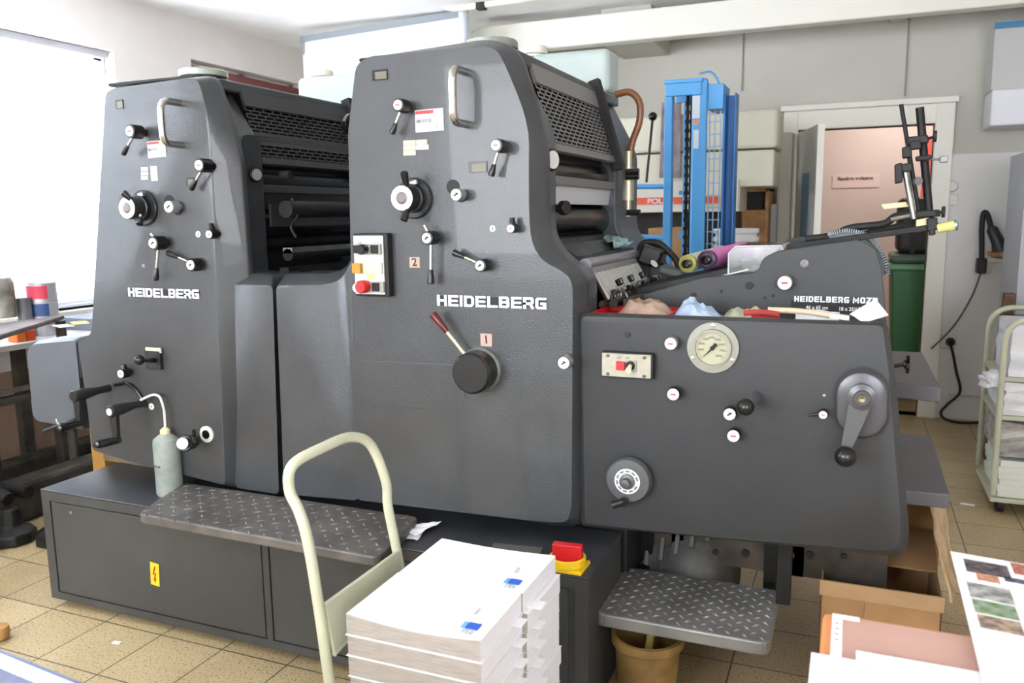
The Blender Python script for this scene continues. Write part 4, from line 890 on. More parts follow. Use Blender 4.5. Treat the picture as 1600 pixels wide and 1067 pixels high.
# blower wrapped behind the step
mk('blower_foot', box(B(), -.58, -.42, 2.66, 2.80, 0, .12), DARK, PR)
bc = V((-.47, 2.72, .225)); bm = B(); lathe(bm, [(.05, -.17), (.15, -.15), (.17, -.09), (.172, -.05), (.16, -.045), (.16, -.02), (.172, -.015), (.175, .05), (.16, .1), (.1, .14), (.001, .15)], bc, (1, -.25, .05), 40)
k = mk('suction_blower', bm, mat('dusty_rubber_grey', (112, 112, 110), .6, 0, .2, 25, .3, 9), PR, smooth=True)
for i in range(5):
    bm = B(); r_ = .12+i*.012; ang = [math.radians(20+i*8+q*12) for q in range(12)]
    tube(bm, [bc+V((-.13+i*.05, -.03+r_*-.9*math.cos(a), r_*1.25*math.sin(a))) for a in ang], .008, 8); mk('rib', bm, mat('light_dusty_rib', (120, 120, 118), .6), k, smooth=True)
mk('hose_clip', box(B(), P(966, 840, 2.5).x, P(990, 840, 2.5).x, 2.5, 2.504, P(978, 862, 2.5).z, P(978, 826, 2.5).z), mat('clip_grey', (150, 150, 142), .4, .5), PR)
# ---- rods and clamps standing over the feeder
YR = 2.7
a = P(1230, 386, YR); b_ = P(1492, 350, YR); dd = (b_-a).normalized(); nz = V((-dd.z, 0, dd.x))
bm = B(); obox(bm, (a+b_)/2, (b_-a)/2, V((0, .012, 0)), nz*.009); hb = mk('head_bar', bm, DARK, PR, bevel=.002)
bm = B(); obox(bm, P(1275, 387, YR+.05), V((.045, 0, .005)), V((0, .06, 0)), V((0, 0, .012))); mk('bar_bracket', bm, BLKM, PR)
bm = B(); obox(bm, P(1310, 385, YR+.05), V((.035, 0, .005)), V((0, .1, 0)), V((0, 0, .014))); mk('bar_bracket', bm, mat('bar_grey', (150, 150, 152)), PR, bevel=.003)
bm = B(); tube(bm, smoothpath([P(1258, 374, YR+.1), P(1300, 368, YR+.1), P(1330, 356, YR+.1), P(1380, 350, YR+.1), P(1400, 338, YR+.1), P(1440, 330, YR+.1)], 5), .012, 10); mk('rubber_hose', bm, BLKM, PR, smooth=True)
bm = B(); tube(bm, smoothpath([P(1270, 380, YR+.16), P(1320, 372, YR+.16), P(1370, 360, YR+.16), P(1410, 352, YR+.16)], 5), .009, 10); mk('rubber_hose', bm, BLKM, PR, smooth=True)
bm = B(); tube(bm, [P(1392, 343, YR), P(1440, 333, YR)], .006, 8); mk('light_rod', bm, STEEL, PR)
bm = B(); obox(bm, P(1398, 321, YR), V((.033, 0, .003)), V((0, .008, 0)), V((-.004, 0, .007))); mk('cream_finger', bm, mat('cream_wood', (222, 206, 160), .5), PR)
bm = B(); obox(bm, P(1441, 347, YR), V((.016, 0, .003)), V((0, .01, 0)), V((0, 0, .01))); mk('yellow_pad', bm, mat('cream_wood', (222, 206, 160)), PR)
def rod(name, p0, p1, r, m): return mk(name, cyl(B(), p0, p1, r, n=12), m, PR, smooth=True)
rod('guide_rod', P(1408, 163, YR), P(1436, 334, YR), .006, DARK); rod('guide_rod', P(1413, 262, YR-.03), P(1428, 342, YR-.03), .008, STEEL); rod('guide_rod', P(1437, 168, YR+.02), P(1453, 346, YR+.02), .0115, DARK)
rod('guide_rod', P(1418, 230, YR+.05), P(1432, 330, YR+.05), .006, STEEL)
def clampb(px, py, w_, h_, Y=YR):
    return mk('rod_clamp', obox(B(), P(px, py, Y), V((w_, 0, .002)), V((0, .018, 0)), V((-.002, 0, h_))), BLKM, PR, bevel=.004)
clampb(1434, 219, .027, .011, YR-.02); clampb(1430, 227, .014, .012, YR-.03); clampb(1417, 238, .012, .016, YR-.02); clampb(1404, 271, .010, .028, YR-.03); clampb(1417, 262, .014, .012, YR-.03); clampb(1443, 247, .02, .007, YR-.01); clampb(1448, 334, .034, .010, YR); clampb(1456, 350, .014, .018, YR-.01); clampb(1456, 362, .008, .010, YR-.01)
for a_, b_2, c_, d_ in ((1449, 217, 1461, 213), (1462, 333, 1474, 331)):
    p = P(a_, b_2, YR-.02); q = P(c_, d_, YR-.02); bm = B(); cyl(bm, p, q, .004, n=8); cyl(bm, q-V((.004, 0, 0)), q+V((.004, 0, 0)), .016, n=16); mk('thumb_screw', bm, BLKM, PR, smooth=True)
p = P(1448, 249, YR-.02); q = P(1471, 249, YR-.02); mk('side_pin', cyl(B(), p, q, .003, n=8), STEEL, PR); mk('pin_block', obox(B(), q+V((.006, 0, 0)), V((.01, 0, 0)), V((0, .01, 0)), V((0, 0, .009))), mat('mid_grey_steel', (120, 120, 122)), PR, bevel=.002)
p = P(1464, 357, YR-.02); q = P(1491, 352, YR-.02); mk('yellow_sleeve', cyl(B(), p, q, .013, .015, n=16), mat('yellow_green_plastic', (212, 206, 128), .4), PR, smooth=True)
bm = B(); lathe(bm, [(.015, 0), (.016, .006), (.008, .01), (.001, .01)], q, (q-p), 16); mk('bolt_end', bm, mat('bluish_steel', (150, 170, 180), .3, .8), PR, smooth=True)
c = P(1432, 283, YR-.05); mk('round_weight', lathe(B(), [(.012, 0), (.012, .012), (.001, .013)], c, (.5, -1, 0), 16), mat('mid_grey_steel', (120, 120, 122)), PR, smooth=True)
# ---------------------------------------------------------------- low cabinet with step in front of the press
cab = top('step_cabinet', (-1.7, 2.13, 0), 'long low dark grey metal cabinet on tiles in front of the press', 'cabinet')
CX0, CX1, CY0, CY1, CZ = -2.765, -.632, 2.04, 2.385, .462
bm = B(); box(bm, CX0, CX1, CY0+.006, CY1, .03, CZ-.0062); mk('body', bm, CABG, cab, bevel=.004)
mk('top_plate', box(B(), CX0-.002, CX1+.002, CY0-.003, CY1+.001, CZ-.006, CZ), mat('cabinet_top_grey', (76, 78, 83), .33, .2, .1, 60, .18, 4), cab, bevel=.002)
for i, (a, b_) in enumerate(((CX0+.045, P(412, 900, CY0).x), (P(423, 900, CY0).x, -1.06), (-1.03, P(900, 960, CY0).x-.02))):
    mk('door_panel', box(B(), a+.004, b_-.004, CY0-.003, CY0+.008, .065, CZ-.045), CABG, cab, bevel=.002)
bm = B(); box(bm, CX0-.001, CX0+.04, CY0-.002, CY0+.005, .031, CZ-.007); box(bm, CX0+.04, CX1-.04, CY0-.002, CY0+.005, CZ-.04, CZ-.007); box(bm, CX0+.04, CX1-.04, CY0-.002, CY0+.005, .031, .06); box(bm, CX1-.04, CX1+.001, CY0-.002, CY0+.005, .031, CZ-.007)
xm = P(417, 900, CY0).x; box(bm, xm-.012, xm+.012, CY0-.002, CY0+.005, .06, CZ-.04)
mk('front_frame', bm, CABG, cab)
mk('plinth', box(B(), CX0+.08, CX1-.05, CY0+.05, CY1-.03, 0, .03), BLKM, cab)
mk('lock', lathe(B(), [(.007, 0), (.007, .003), (.001, .004)], P(111, 800, CY0), (0, -1, 0), 14), CHR, cab)
c = P(242, 897, CY0-.004); k = mk('warning_sticker', obox(B(), c, V((.020, 0, -.002)), V((0, .0008, 0)), V((.002, 0, .042))), mat('sticker_yellow', (236, 190, 40), .5), cab)
def poly_xz(pts, Y, th=.0008):
    bm = B(); prism(bm, pts, Y-th, Y); return bm
z = lambda dx, dz: (c.x+dx, c.z+dz)
mk('lightning_flash', poly_xz([z(.002, .030), z(-.010, -.002), z(.0005, .001), z(-.003, -.018), z(-.007, -.017), z(.001, -.032), z(.006, -.014), z(.002, -.015), z(.008, .006), z(-.003, .002), z(.007, .028)], c.y-.001), mat('flash_red', (150, 40, 24), .5), k)
tread('step_tread', [(-2.14, 1.905), (-1.205, 1.885), (-1.25, 2.21), (-2.235, 2.21)], .495, .032, cab, TREADG, step=.06, lz=.017)
# main switch
sc_ = P(887, 872, 2.2); sc_ = G(887, 876, CZ+.02)
sw = mk('switch_base', box(B(), sc_.x-.054, sc_.x+.054, sc_.y-.045, sc_.y+.045, CZ, CZ+.012), YEL, cab, bevel=.004)
mk('switch_ring', lathe(B(), [(.046, .010), (.052, .014), (.052, .034), (.045, .036), (.042, .02), (.001, .02)], (sc_.x, sc_.y, CZ), (0, 0, 1), 32), YEL, sw, smooth=True)
bm = B(); obox(bm, (sc_.x, sc_.y, CZ+.046), V((.042, .004, 0)), V((-.0015, .013, 0)), V((0, 0, .024))); lathe(bm, [(.040, .018), (.040, .026), (.001, .027)], (sc_.x, sc_.y, CZ), (0, 0, 1), 24)
mk('switch_handle', bm, RED, sw, bevel=.002)
q = G(806, 862, CZ); mk('metal_plate', obox(B(), (q.x, q.y, CZ+.003), V((.075, .01, 0)), V((-.006, .035, 0)), V((0, 0, .003))), mat('cast_label_plate', (150, 148, 140), .4, .6), cab)
# wash bottle
bb = G(266, 771, CZ); bz0 = CZ; t = top('wash_bottle', (bb.x, bb.y, bz0), 'translucent green-stained squeeze bottle with bent spout on the cabinet', 'bottle')
sc1 = (P(266, 680, bb.y).z-bz0)
r = .046
mk('bottle_body', lathe(B(), [(r*.92, 0), (r, .008), (r, sc1-.03), (r*.95, sc1-.015), (r*.6, sc1-.002), (r*.36, sc1+.006), (.001, sc1+.008)], (bb.x, bb.y, bz0), (0, 0, 1), 32), mat('bottle_plastic', (216, 222, 212), .3, 0, 0, 0, 0, 14, rgb2=(168, 184, 176), trans=.45), t, smooth=True)
mk('screw_cap', lathe(B(), [(.018, sc1), (.018, sc1+.018), (.010, sc1+.026), (.001, sc1+.03)], (bb.x, bb.y, bz0), (0, 0, 1), 20), mat('cream_cap', (216, 208, 164), .5), t, smooth=True)
o = V((bb.x, bb.y, bz0+sc1)); yb2 = bb.y
mk('spout', tube(B(), smoothpath([o, P(257, 645, yb2), P(253, 628, yb2), P(248, 619, yb2), P(238, 617, yb2), P(220, 625, yb2)], 6), .0048, 10), mat('spout_plastic', (206, 212, 200), .3), t, smooth=True)
mk('print_mark', text_bm('50 ml', (bb.x-.02, bb.y-r-.001, bz0+sc1*.5), (1, 0, 0), (0, 0, 1), .010, .001), mat('print_brown', (96, 70, 60), .7), t)
# torn paper scraps on the cabinet
bm = B(); q = [G(632, 842, CZ+.003), G(652, 846, CZ+.003), G(666, 828, CZ+.003), G(640, 824, CZ+.003)]; sheet(bm, q, .001, 4, 4, .006)
mk('paper_scrap', bm, WHITE, label='small torn white paper scrap lying on cabinet beside step plate', cat='paper')
bm = B(); q = [G(630, 830, CZ+.012), G(662, 818, CZ+.012), G(690, 817, CZ+.012), G(650, 838, CZ+.012)]; sheet(bm, q, .001, 5, 4, .006)
mk('paper_scrap', bm, WHITE, label='longer curled white paper strip lying behind the small torn scrap', cat='paper')
# ---------------------------------------------------------------- paper piles on the hand trolley
tr = top('platform_trolley', (-.85, 1.6, 0), 'hand trolley with bent cream tube handle carrying the white paper piles', 'trolley')
mk('platform', box(B(), -1.03, -.60, 1.33, 1.92, .135, .165), CREAM, tr, bevel=.008)
hp = [P(516, 1075, 1.42), P(500, 960, 1.42), P(482, 850, 1.42), P(468, 800, 1.42), P(452, 764, 1.42), P(458, 726, 1.43), P(505, 699, 1.52), P(548, 683, 1.62), P(580, 696, 1.69), P(603, 752, 1.74), P(606, 790, 1.75), P(618, 850, 1.76), P(632, 920, 1.76)]
l0 = hp[0]; bl_ = V((-1.005, 1.42, .165)); br_ = V((-1.005, 1.76, .165))
mk('handle_tube', tube(B(), [bl_]+smoothpath(hp, 6)+[br_], .0125, 14), CREAM, tr, smooth=True)
pa = [P(507, 945, 1.43), P(623, 861, 1.755), P(628, 905, 1.755), P(522, 1022, 1.43)]
bm = B(); n_ = (pa[1]-pa[0]).cross(pa[3]-pa[0]).normalized()
vs_ = [bm.verts.new(p+n_*s) for s in (-.004, .004) for p in pa]; bm.faces.new(vs_[:4]); bm.faces.new(vs_[4:][::-1])
for i in range(4): bm.faces.new((vs_[i], vs_[(i+1) % 4], vs_[4+(i+1) % 4], vs_[4+i]))
tube(bm, [pa[0], pa[1]], .005, 8); tube(bm, [pa[3], pa[2]], .006, 8)
mk('handle_panel', bm, CREAM, tr)
for x in (-.97, -.66):
    for y in (1.4, 1.85):
        bm = B(); cyl(bm, (x-.015, y, .05), (x+.015, y, .05), .05, n=20); k = mk('wheel', bm, BLKM, tr, smooth=True); mk('fork', box(B(), x-.022, x+.022, y-.01, y+.01, .05, .135), STEEL, k)
def edge_mat(name, rgb, dark):
    """cut paper edges: fine horizontal sheet lines with some printed smudges"""
    m = bpy.data.materials.new(name); m.use_nodes = True; nt = m.node_tree; b = nt.nodes['Principled BSDF']; b.inputs['Roughness'].default_value = .85
    tc = nt.nodes.new('ShaderNodeTexCoord'); mp = nt.nodes.new('ShaderNodeMapping'); mp.inputs['Scale'].default_value = (20, 20, 700); nt.links.new(tc.outputs['Object'], mp.inputs[0])
    n = nt.nodes.new('ShaderNodeTexNoise'); n.inputs['Scale'].default_value = 1.2; n.inputs['Detail'].default_value = 4; nt.links.new(mp.outputs[0], n.inputs['Vector'])
    r = nt.nodes.new('ShaderNodeValToRGB'); r.color_ramp.elements[0].position = .36; r.color_ramp.elements[1].position = .5; r.color_ramp.elements[0].color = (*lin(dark), 1); r.color_ramp.elements[1].color = (*lin(rgb), 1)
    nt.links.new(n.outputs['Fac'], r.inputs[0]); nt.links.new(r.outputs[0], b.inputs['Base Color']); return m
EDGE = edge_mat('printed_cut_edge', (168, 161, 153), (142, 136, 130)); EDGEW = edge_mat('clean_cut_edge', (244, 245, 252), (236, 237, 248))
def ream(x0, x1, y0, y1, z0, h, top_wave=False):
    bm = B(); nx, ny = 10, 8; tz = []
    for j in range(ny+1):
        row = []
        for i in range(nx+1):
            s = i/nx; t_ = j/ny; zz = z0+h-(.010*math.sin(math.pi*s)*(1-t_*.5) if top_wave else 0)
            row.append(bm.verts.new((x0+(x1-x0)*s, y0+(y1-y0)*t_, zz)))
        tz.append(row)
    bt = [[bm.verts.new((v.co.x, v.co.y, z0)) for v in row] for row in tz]
    for j in range(ny):
        for i in range(nx):
            bm.faces.new((tz[j][i], tz[j][i+1], tz[j+1][i+1], tz[j+1][i])).material_index = 0
            bm.faces.new((bt[j][i], bt[j+1][i], bt[j+1][i+1], bt[j][i+1])).material_index = 0
    for i in range(nx):
        bm.faces.new((tz[0][i], bt[0][i], bt[0][i+1], tz[0][i+1])).material_index = 1; bm.faces.new((tz[ny][i], tz[ny][i+1], bt[ny][i+1], bt[ny][i])).material_index = 1
    for j in range(ny):
        bm.faces.new((tz[j][0], tz[j+1][0], bt[j+1][0], bt[j][0])).material_index = 1; bm.faces.new((tz[j][nx], bt[j][nx], bt[j+1][nx], tz[j+1][nx])).material_index = 2
    return bm
BLUE = mat('logo_blue', (50, 100, 200), .6); LBLUE = mat('logo_light_blue', (120, 170, 226), .6); GRY = mat('faint_print', (188, 188, 196), .8)
ORD = ['top', 'second', 'third', 'fourth', 'fifth', 'sixth', 'seventh', 'eighth', 'lowest']
hgt = .0483; Z0 = .165
for pile, (y0, y1, dx) in enumerate(((1.40, 1.624, 0), (1.626, 1.85, .002))):
    nm = 'front' if pile == 0 else 'rear'
    for k in range(9):
        j = 0 if k == 0 else random.uniform(-.004, .004); zt_ = Z0+(9-k)*hgt
        lb = f'{ORD[k]} ream of the {nm} white paper pile on the trolley'
        if k == 0: lb = f'top ream with blue logo sheet, {nm} white paper pile on the trolley'
        x0, x1 = -.983+j+dx, -.662+j+dx+(.012 if pile and k else 0)
        o = mk('paper_ream', ream(x0, x1, y0, y1, zt_-hgt+.001, hgt-.002, k == 0), [WHITE, EDGE, EDGEW], label=lb, cat='paper ream', group='printed paper reams on the trolley', base=((x0+x1)/2, (y0+y1)/2, zt_-hgt+.001))
        if k == 0:
            lx, ly = x1-.052, y0+.038; zz = zt_-.0025
            mk('logo_square', box(B(), lx+.0, lx+.027, ly, ly+.026, zz, zz+.0016), BLUE, o); mk('logo_strip', box(B(), lx-.012, lx-.002, ly, ly+.026, zz-.001, zz+.0012), LBLUE, o)
            for q_ in range(3): mk('address_line', box(B(), lx-.002+q_*.01, lx+.002+q_*.01, ly-.022, ly-.006, zz, zz+.0013), GRY, o)
            mk('print_block', box(B(), lx-.01, lx-.006, ly+.06, ly+.09, zz-.001, zz+.0012), GRY, o)
        elif k < 6:
            bm = B(); yy = (y1-.04 if pile == 0 else y0+.05); box(bm, x1-.02, x1+.022, yy-.02, yy+.02, zt_-.001, zt_+.0003)
            mk('index_slip', bm, WHITE, o)
        if 0 < k: bm = B(); box(bm, x0-.004, x1+.002, y0-.003 if pile == 0 else y0, y1, zt_-.0018, zt_-.0006); mk('separator_sheet', bm, WHITE, o)
# ---------------------------------------------------------------- small things on the feeder tray
mk('tray_floor', box(B(), -.66, .08, 2.26, 2.60, 1.13, 1.14), PLATEG, PR)
tz = 1.145
bm = B(); a = P(925, 488, 2.30); b_ = P(1046, 490, 2.30); box(bm, a.x, b_.x, 2.28, 2.48, tz, tz+.006)
for y in (2.28, 2.475): box(bm, a.x, b_.x, y, y+.005, tz, a.z+.002)
for x in (a.x, b_.x-.005): box(bm, x, x+.005, 2.28, 2.48, tz, a.z+.002)
for i in range(8): x = a.x+.02+i*(b_.x-a.x-.04)/7; box(bm, x-.002, x+.002, 2.277, 2.28, tz+.004, a.z)
mk('plastic_tray', bm, RED, bevel=.001, label='flat red plastic tray on top of the feeder side', cat='tray')
def lump(name, px0, px1, pyb, pyt, Y, dep, m, label, cat, skew=0, flat=1.0, seed=1, zb=None):
    """crumpled cloth: a creased sheet over an irregular footprint"""
    a = P(px0, pyb, Y); b = P(px1, pyb, Y); h = P((px0+px1)/2, pyt, Y).z-zb; random.seed(seed); N, M = 34, 18
    ph = [random.uniform(0, 6) for _ in range(8)]; bm = B(); T = []; Bo = []
    def rid(x): return 1-abs(math.sin(x))
    for j in range(M+1):
        rt = []; rb = []
        for i in range(N+1):
            u = i/N; v = j/M
            env = (1-abs(2*u-1)**2.6)*(1-abs(2*v-1)**3)
            k = .45+.32*rid(u*5+v*2+ph[0])+.2*rid(v*6-u*3+ph[1])+.12*rid(u*13+v*5+ph[2])+.06*rid(v*17+ph[3])
            uu = u+.035*math.sin(v*7+ph[4])*(1-abs(2*v-1))+.02*math.sin(v*17+ph[5]); vv = v+.06*math.sin(u*8+ph[6])
            x = a.x+(b.x-a.x)*uu; y = Y+dep*vv; z = zb+max(.0015, h*env*k*(1+skew*(2*u-1)))
            rt.append(bm.verts.new((x, y, z))); rb.append(bm.verts.new((x, y, max(zb, z-.004))))
        T.append(rt); Bo.append(rb)
    for j in range(M):
        for i in range(N):
            bm.faces.new((T[j][i], T[j][i+1], T[j+1][i+1], T[j+1][i])); bm.faces.new((Bo[j][i], Bo[j+1][i], Bo[j+1][i+1], Bo[j][i+1]))
    for i in range(N):
        bm.faces.new((T[0][i], Bo[0][i], Bo[0][i+1], T[0][i+1])); bm.faces.new((T[M][i], T[M][i+1], Bo[M][i+1], Bo[M][i]))
    for j in range(M):
        bm.faces.new((T[j][0], T[j+1][0], Bo[j+1][0], Bo[j][0])); bm.faces.new((T[j][N], Bo[j][N], Bo[j+1][N], T[j+1][N]))
    return mk(name, bm, m, label=label, cat=cat)
lump('crumpled_rag', 962, 1045, 489, 462, 2.34, .12, mat('soiled_beige_cloth', (176, 154, 138), .9, 0, .3, 20, 0, 9, rgb2=(136, 108, 88)), 'crumpled brown-stained beige cloth lying in the red tray', 'rag', skew=-.25, seed=3, zb=tz+.007)
lump('crumpled_rag', 1046, 1118, 493, 467, 2.33, .14, mat('pale_blue_cloth', (196, 216, 236), .9, 0, .3, 20, 0, 14, rgb2=(150, 170, 196)), 'crumpled pale blue wipe beside the red tray', 'rag', skew=-.35, seed=5, zb=tz)
lump('work_glove', 1126, 1200, 492, 476, 2.33, .10, mat('khaki_glove', (186, 186, 160), .9, 0, .3, 30, 0, 12, rgb2=(120, 122, 104)), 'flattened khaki work glove behind the pressure gauge', 'glove', seed=8, zb=tz)
bm = B(); a = P(1162, 495, 2.3); b_ = P(1215, 498, 2.32); tube(bm, smoothpath([V((a.x, 2.3, 1.176)), V(((a.x+b_.x)/2, 2.31, 1.179)), V((b_.x, 2.33, 1.172))]), .008, 8); tube(bm, [V((a.x+.02, 2.33, 1.160)), V((b_.x, 2.36, 1.160))], .012, 8)
mk('red_rag_strip', bm, mat('faded_red_cloth', (170, 60, 56), .9), label='faded red cloth strip rolled between glove and white brush', cat='cloth')
t = top('flat_brush', (-.14, 2.36, 1.15), 'beige wooden brush handle with pale bristles lying on the feeder', 'brush')
a = P(1200, 484, 2.34); b_ = P(1300, 493, 2.34); mk('handle', tube(B(), smoothpath([a, (a+b_)/2+V((0, 0, .004)), b_]), .008, 10, rs=None), mat('beige_wood', (206, 186, 160), .6), t, smooth=True)
mk('bristles', obox(B(), b_+V((.018, 0, -.002)), V((.025, 0, -.003)), V((0, .012, 0)), V((0, 0, .006))), mat('bristle_white', (236, 226, 210), .9), t)
q = [P(1243, 505, 2.40), P(1310, 509, 2.40), P(1312, 489, 2.5), P(1243, 482, 2.5)]
mk('paper_slip', sheet(B(), q, .001, 5, 3, .003), WHITE, label='long white paper slip below the small lettering strip', cat='paper')
q = [P(1350, 505, 2.30), P(1328, 491, 2.34), P(1368, 468, 2.40), P(1388, 493, 2.36)]
mk('folded_card', sheet(B(), q, .0015, 3, 3, .001), WHITE, label='square white card tilted at the right end of feeder', cat='card')
# rollers and clear box
def roller(px, py, rpx, p2x, p2y, Y0, Y1, body, ring, lab):
    c = P(px, py, Y0); r = radv(px, py, rpx, Y0); e = P(p2x, p2y, Y1); d = (e-c).normalized()
    t = top('ink_roller', c-V((0, 0, r)), lab, 'roller')
    c0 = c+d*.02; e0 = e
    mk('sleeve', cyl(B(), c0, e0, r, n=32), body, t, smooth=True)
    bm = B(); lathe(bm, [(r*.98, .022), (r*.98, 0), (r*.72, -.004), (r*.70, .004), (r*.5, .004)], c, d, 32); mk('end_ring', bm, ring, t, smooth=True)
    bm = B(); lathe(bm, [(r*.5, .004), (r*.5, -.012), (r*.36, -.014), (r*.32, .004), (.001, .004)], c, d, 28); mk('bearing', bm, BLK, t, smooth=True)
    return t
roller(1074, 412, 14, 1128, 396, 2.72, 3.15, mat('pale_yellow_rubber', (214, 216, 186), .5), mat('yellow_ring', (150, 146, 70), .4), 'pale yellow-ringed roller lying left of the pink one')
roller(1104, 406, 15, 1166, 390, 2.72, 3.15, mat('pink_rubber', (236, 130, 206), .45), mat('dark_violet_ring', (60, 44, 66), .4), 'pink roller lying across the feed table')
t = top('clear_plastic_box', P(1190, 428, 2.8), 'clear plastic box lying open on the feeder behind front plate', 'plastic box')
CLR = mat('clear_plastic', (244, 246, 248), .1, 0, trans=.95)
a = P(1138, 430, 2.64); b_ = P(1192, 430, 2.64); h1 = P(1138, 386, 2.64).z; z0_ = a.z-.002; y0, y1 = 2.64, 2.98; bw = .0025
bm = B()
pr_ = [(a.x, z0_), (b_.x+.03, z0_+.012), (b_.x+.07, z0_+.06), (b_.x+.05, h1+.004), (a.x+.02, h1+.002), (a.x, h1-.02)]
prism(bm, pr_, y0, y0+bw); prism(bm, pr_, y1-bw, y1)
for i in (0, 4, 5, 3, 2):
    p, q_ = pr_[i], pr_[(i+1) % 6]; d = V((q_[0]-p[0], 0, q_[1]-p[1])); n_ = V((-d.z, 0, d.x)).normalized()
    obox(bm, V(((p[0]+q_[0])/2, (y0+y1)/2, (p[1]+q_[1])/2)), d/2, V((0, (y1-y0)/2, 0)), n_*.0015)
mk('shell', bm, CLR, t, bevel=.001)
bm = B(); tube(bm, [V((x, y0-.002, z_)) for x, z_ in pr_]+[V((pr_[0][0], y0-.002, pr_[0][1]))], .003, 8); mk('rim', bm, mat('clear_rim', (236, 238, 240), .2, 0, trans=.3), t)
for i in range(5): x = b_.x-.03+i*.022; mk('spring', tube(B(), [V((x, 2.66, z0_+.006)), V((x+.004, 2.66, z0_+.03))], .0035, 8), STEEL, t)
q = [V((tbk.x+.01, 2.85, tbk.z+.006)), V((tf.x+.01, 2.80, tf.z+.012)), V((tf.x+.02, 3.02, tf.z+.012)), V((tbk.x, 3.05, tbk.z+.008))]
mk('blue_rag', sheet(B(), q, .004, 8, 8, .02), mat('pale_cyan_cloth', (170, 206, 206), .8, 0, .2, 20, 0, 16, rgb2=(70, 84, 84)), label='pale cyan ink-stained cloth lying on the drip tray', cat='rag')
# water tanks on the towers
TANK = mat('milky_tank_plastic', (206, 222, 218), .35, 0, .05, 20, .06, 4, trans=.2)
def tank(x0, x1, y0, y1, z0, z1, cx, cy, lab):
    t = top('water_tank', ((x0+x1)/2, (y0+y1)/2, z0), lab, 'water tank')
    mk('tank_body', box(B(), x0, x1, y0, y1, z0, z1), TANK, t, bevel=.025, seg=4)
    mk('screw_cap', lathe(B(), [(.042, z1-z0-.004), (.042, z1-z0+.004), (.055, z1-z0+.008), (.055, z1-z0+.032), (.05, z1-z0+.038), (.001, z1-z0+.04)], (cx, cy, z0), (0, 0, 1), 28), mat('ivory_cap', (232, 228, 210), .5), t, smooth=True)
tank(P(828, 110, 3.24).x, P(951, 110, 3.24).x, 3.24, 3.40, 1.926, P(940, 74, 3.24).z, P(835, 76, 3.3).x, 3.3, 'milky plastic water tank with ivory cap on right tower')
tank(P(462, 110, 3.24).x, P(562, 110, 3.24).x, 3.24, 3.40, 1.926, P(510, 117, 3.24).z, P(498, 108, 3.3).x, 3.32, 'milky plastic water tank with cap on left tower')
q = [G(100, 524, P(100, 524, 2.6).z)]*1
ez = P(48, 533, 2.25).z
mk('yellow_leaflet', obox(B(), (P(126, 517, 2.72).x, 2.72, ez+.004), V((.05, -.03, 0)), V((.015, .03, 0)), V((0, 0, .0012))), mat('yellow_leaflet', (226, 200, 60), .6), label='small yellow leaflet on the end extension of press', cat='leaflet')
mk('paper_slip', obox(B(), (P(112, 519, 2.66).x, 2.62, ez+.003), V((.05, -.02, 0)), V((.01, .03, 0)), V((0, 0, .0012))), mat('grey_white_slip', (214, 216, 214), .7), label='grey-white paper slip beside the yellow leaflet on press end', cat='paper')
# ---------------------------------------------------------------- blue stacker behind the press
BLU = mat('stacker_blue', (82, 160, 220), .4, .1); YS = 4.6
t = top('pallet_stacker', (P(1095, 300, YS).x, YS+.2, 0), 'tall light blue lifting truck mast standing behind the feeder', 'lift truck')
X = lambda px, Y=YS, py=250: P(px, py, Y).x
Zp = lambda px, py, Y=YS: P(px, py, Y).z
def col(nm, p0, p1, Y0, Y1, z1, m=BLU, z0=0.02, par=None): return mk(nm, box(B(), X(p0, Y0), X(p1, Y0), Y0, Y1, z0, z1), m, par or t, bevel=.004)
zt = Zp(1095, 122)
col('mast_post', 1037, 1049, YS, YS+.06, zt-.08); col('mast_post', 1067, 1072, YS+.25, YS+.31, zt-.1); 
bm = B(); box(bm, X(1037), X(1096), YS-.02, YS+.32, zt-.02, zt+.0); box(bm, X(1039), X(1094), YS-.01, YS+.02, zt-.085, zt-.015); box(bm, X(1039), X(1094), YS+.28, YS+.3, zt-.085, zt-.015); mk('mast_head', bm, BLU, t, bevel=.003)
mk('front_plate', box(B(), X(1079), X(1103), YS, YS+.03, .02, zt), BLU, t, bevel=.012)
c = P(1087, 170, YS-.002); mk('data_label', box(B(), X(1080), X(1092), YS-.003, YS, Zp(1086, 185), Zp(1086, 150)), mat('data_label_grey', (206, 214, 222), .5), t)
mk('round_label', cyl(B(), P(1088, 191, YS), P(1088, 191, YS-.003), .018, n=16), mat('orange_label', (216, 150, 120), .5), t)
mk('level_label', box(B(), X(1083), X(1091), YS-.003, YS, Zp(1087, 232), Zp(1087, 203)), mat('data_label_grey', (206, 214, 222)), t)
mk('cross_brace', cyl(B(), (X(1040), YS+.03, Zp(1043, 291)), (X(1040)-.6, YS+.03, Zp(1043, 291)+.01), .014, n=12), BLU, t); mk('cross_brace', box(B(), X(1046), X(1080), YS+.28, YS+.3, Zp(1060, 303), Zp(1060, 296)), BLU, t)
mk('cross_brace', cyl(B(), (X(1040), YS+.03, Zp(1043, 372)), (X(1040)-.4, YS+.03, Zp(1043, 372)+.02), .014, n=12), BLU, t); mk('cross_brace', box(B(), X(1046), X(1080), YS+.28, YS+.3, Zp(1060, 374), Zp(1060, 366)), BLU, t)
bm = B(); x = X(1073, YS+.2); tube(bm, [(x, YS+.2, .1), (x, YS+.2, zt-.05)], .009, 8); tube(bm, [(x+.02, YS+.2, .1), (x+.02, YS+.2, zt-.05)], .006, 8)
for i in range(40): box(bm, x-.012, x+.012, YS+.19, YS+.21, .15+i*.05, .17+i*.05)
mk('lift_chain', bm, DARK, t)
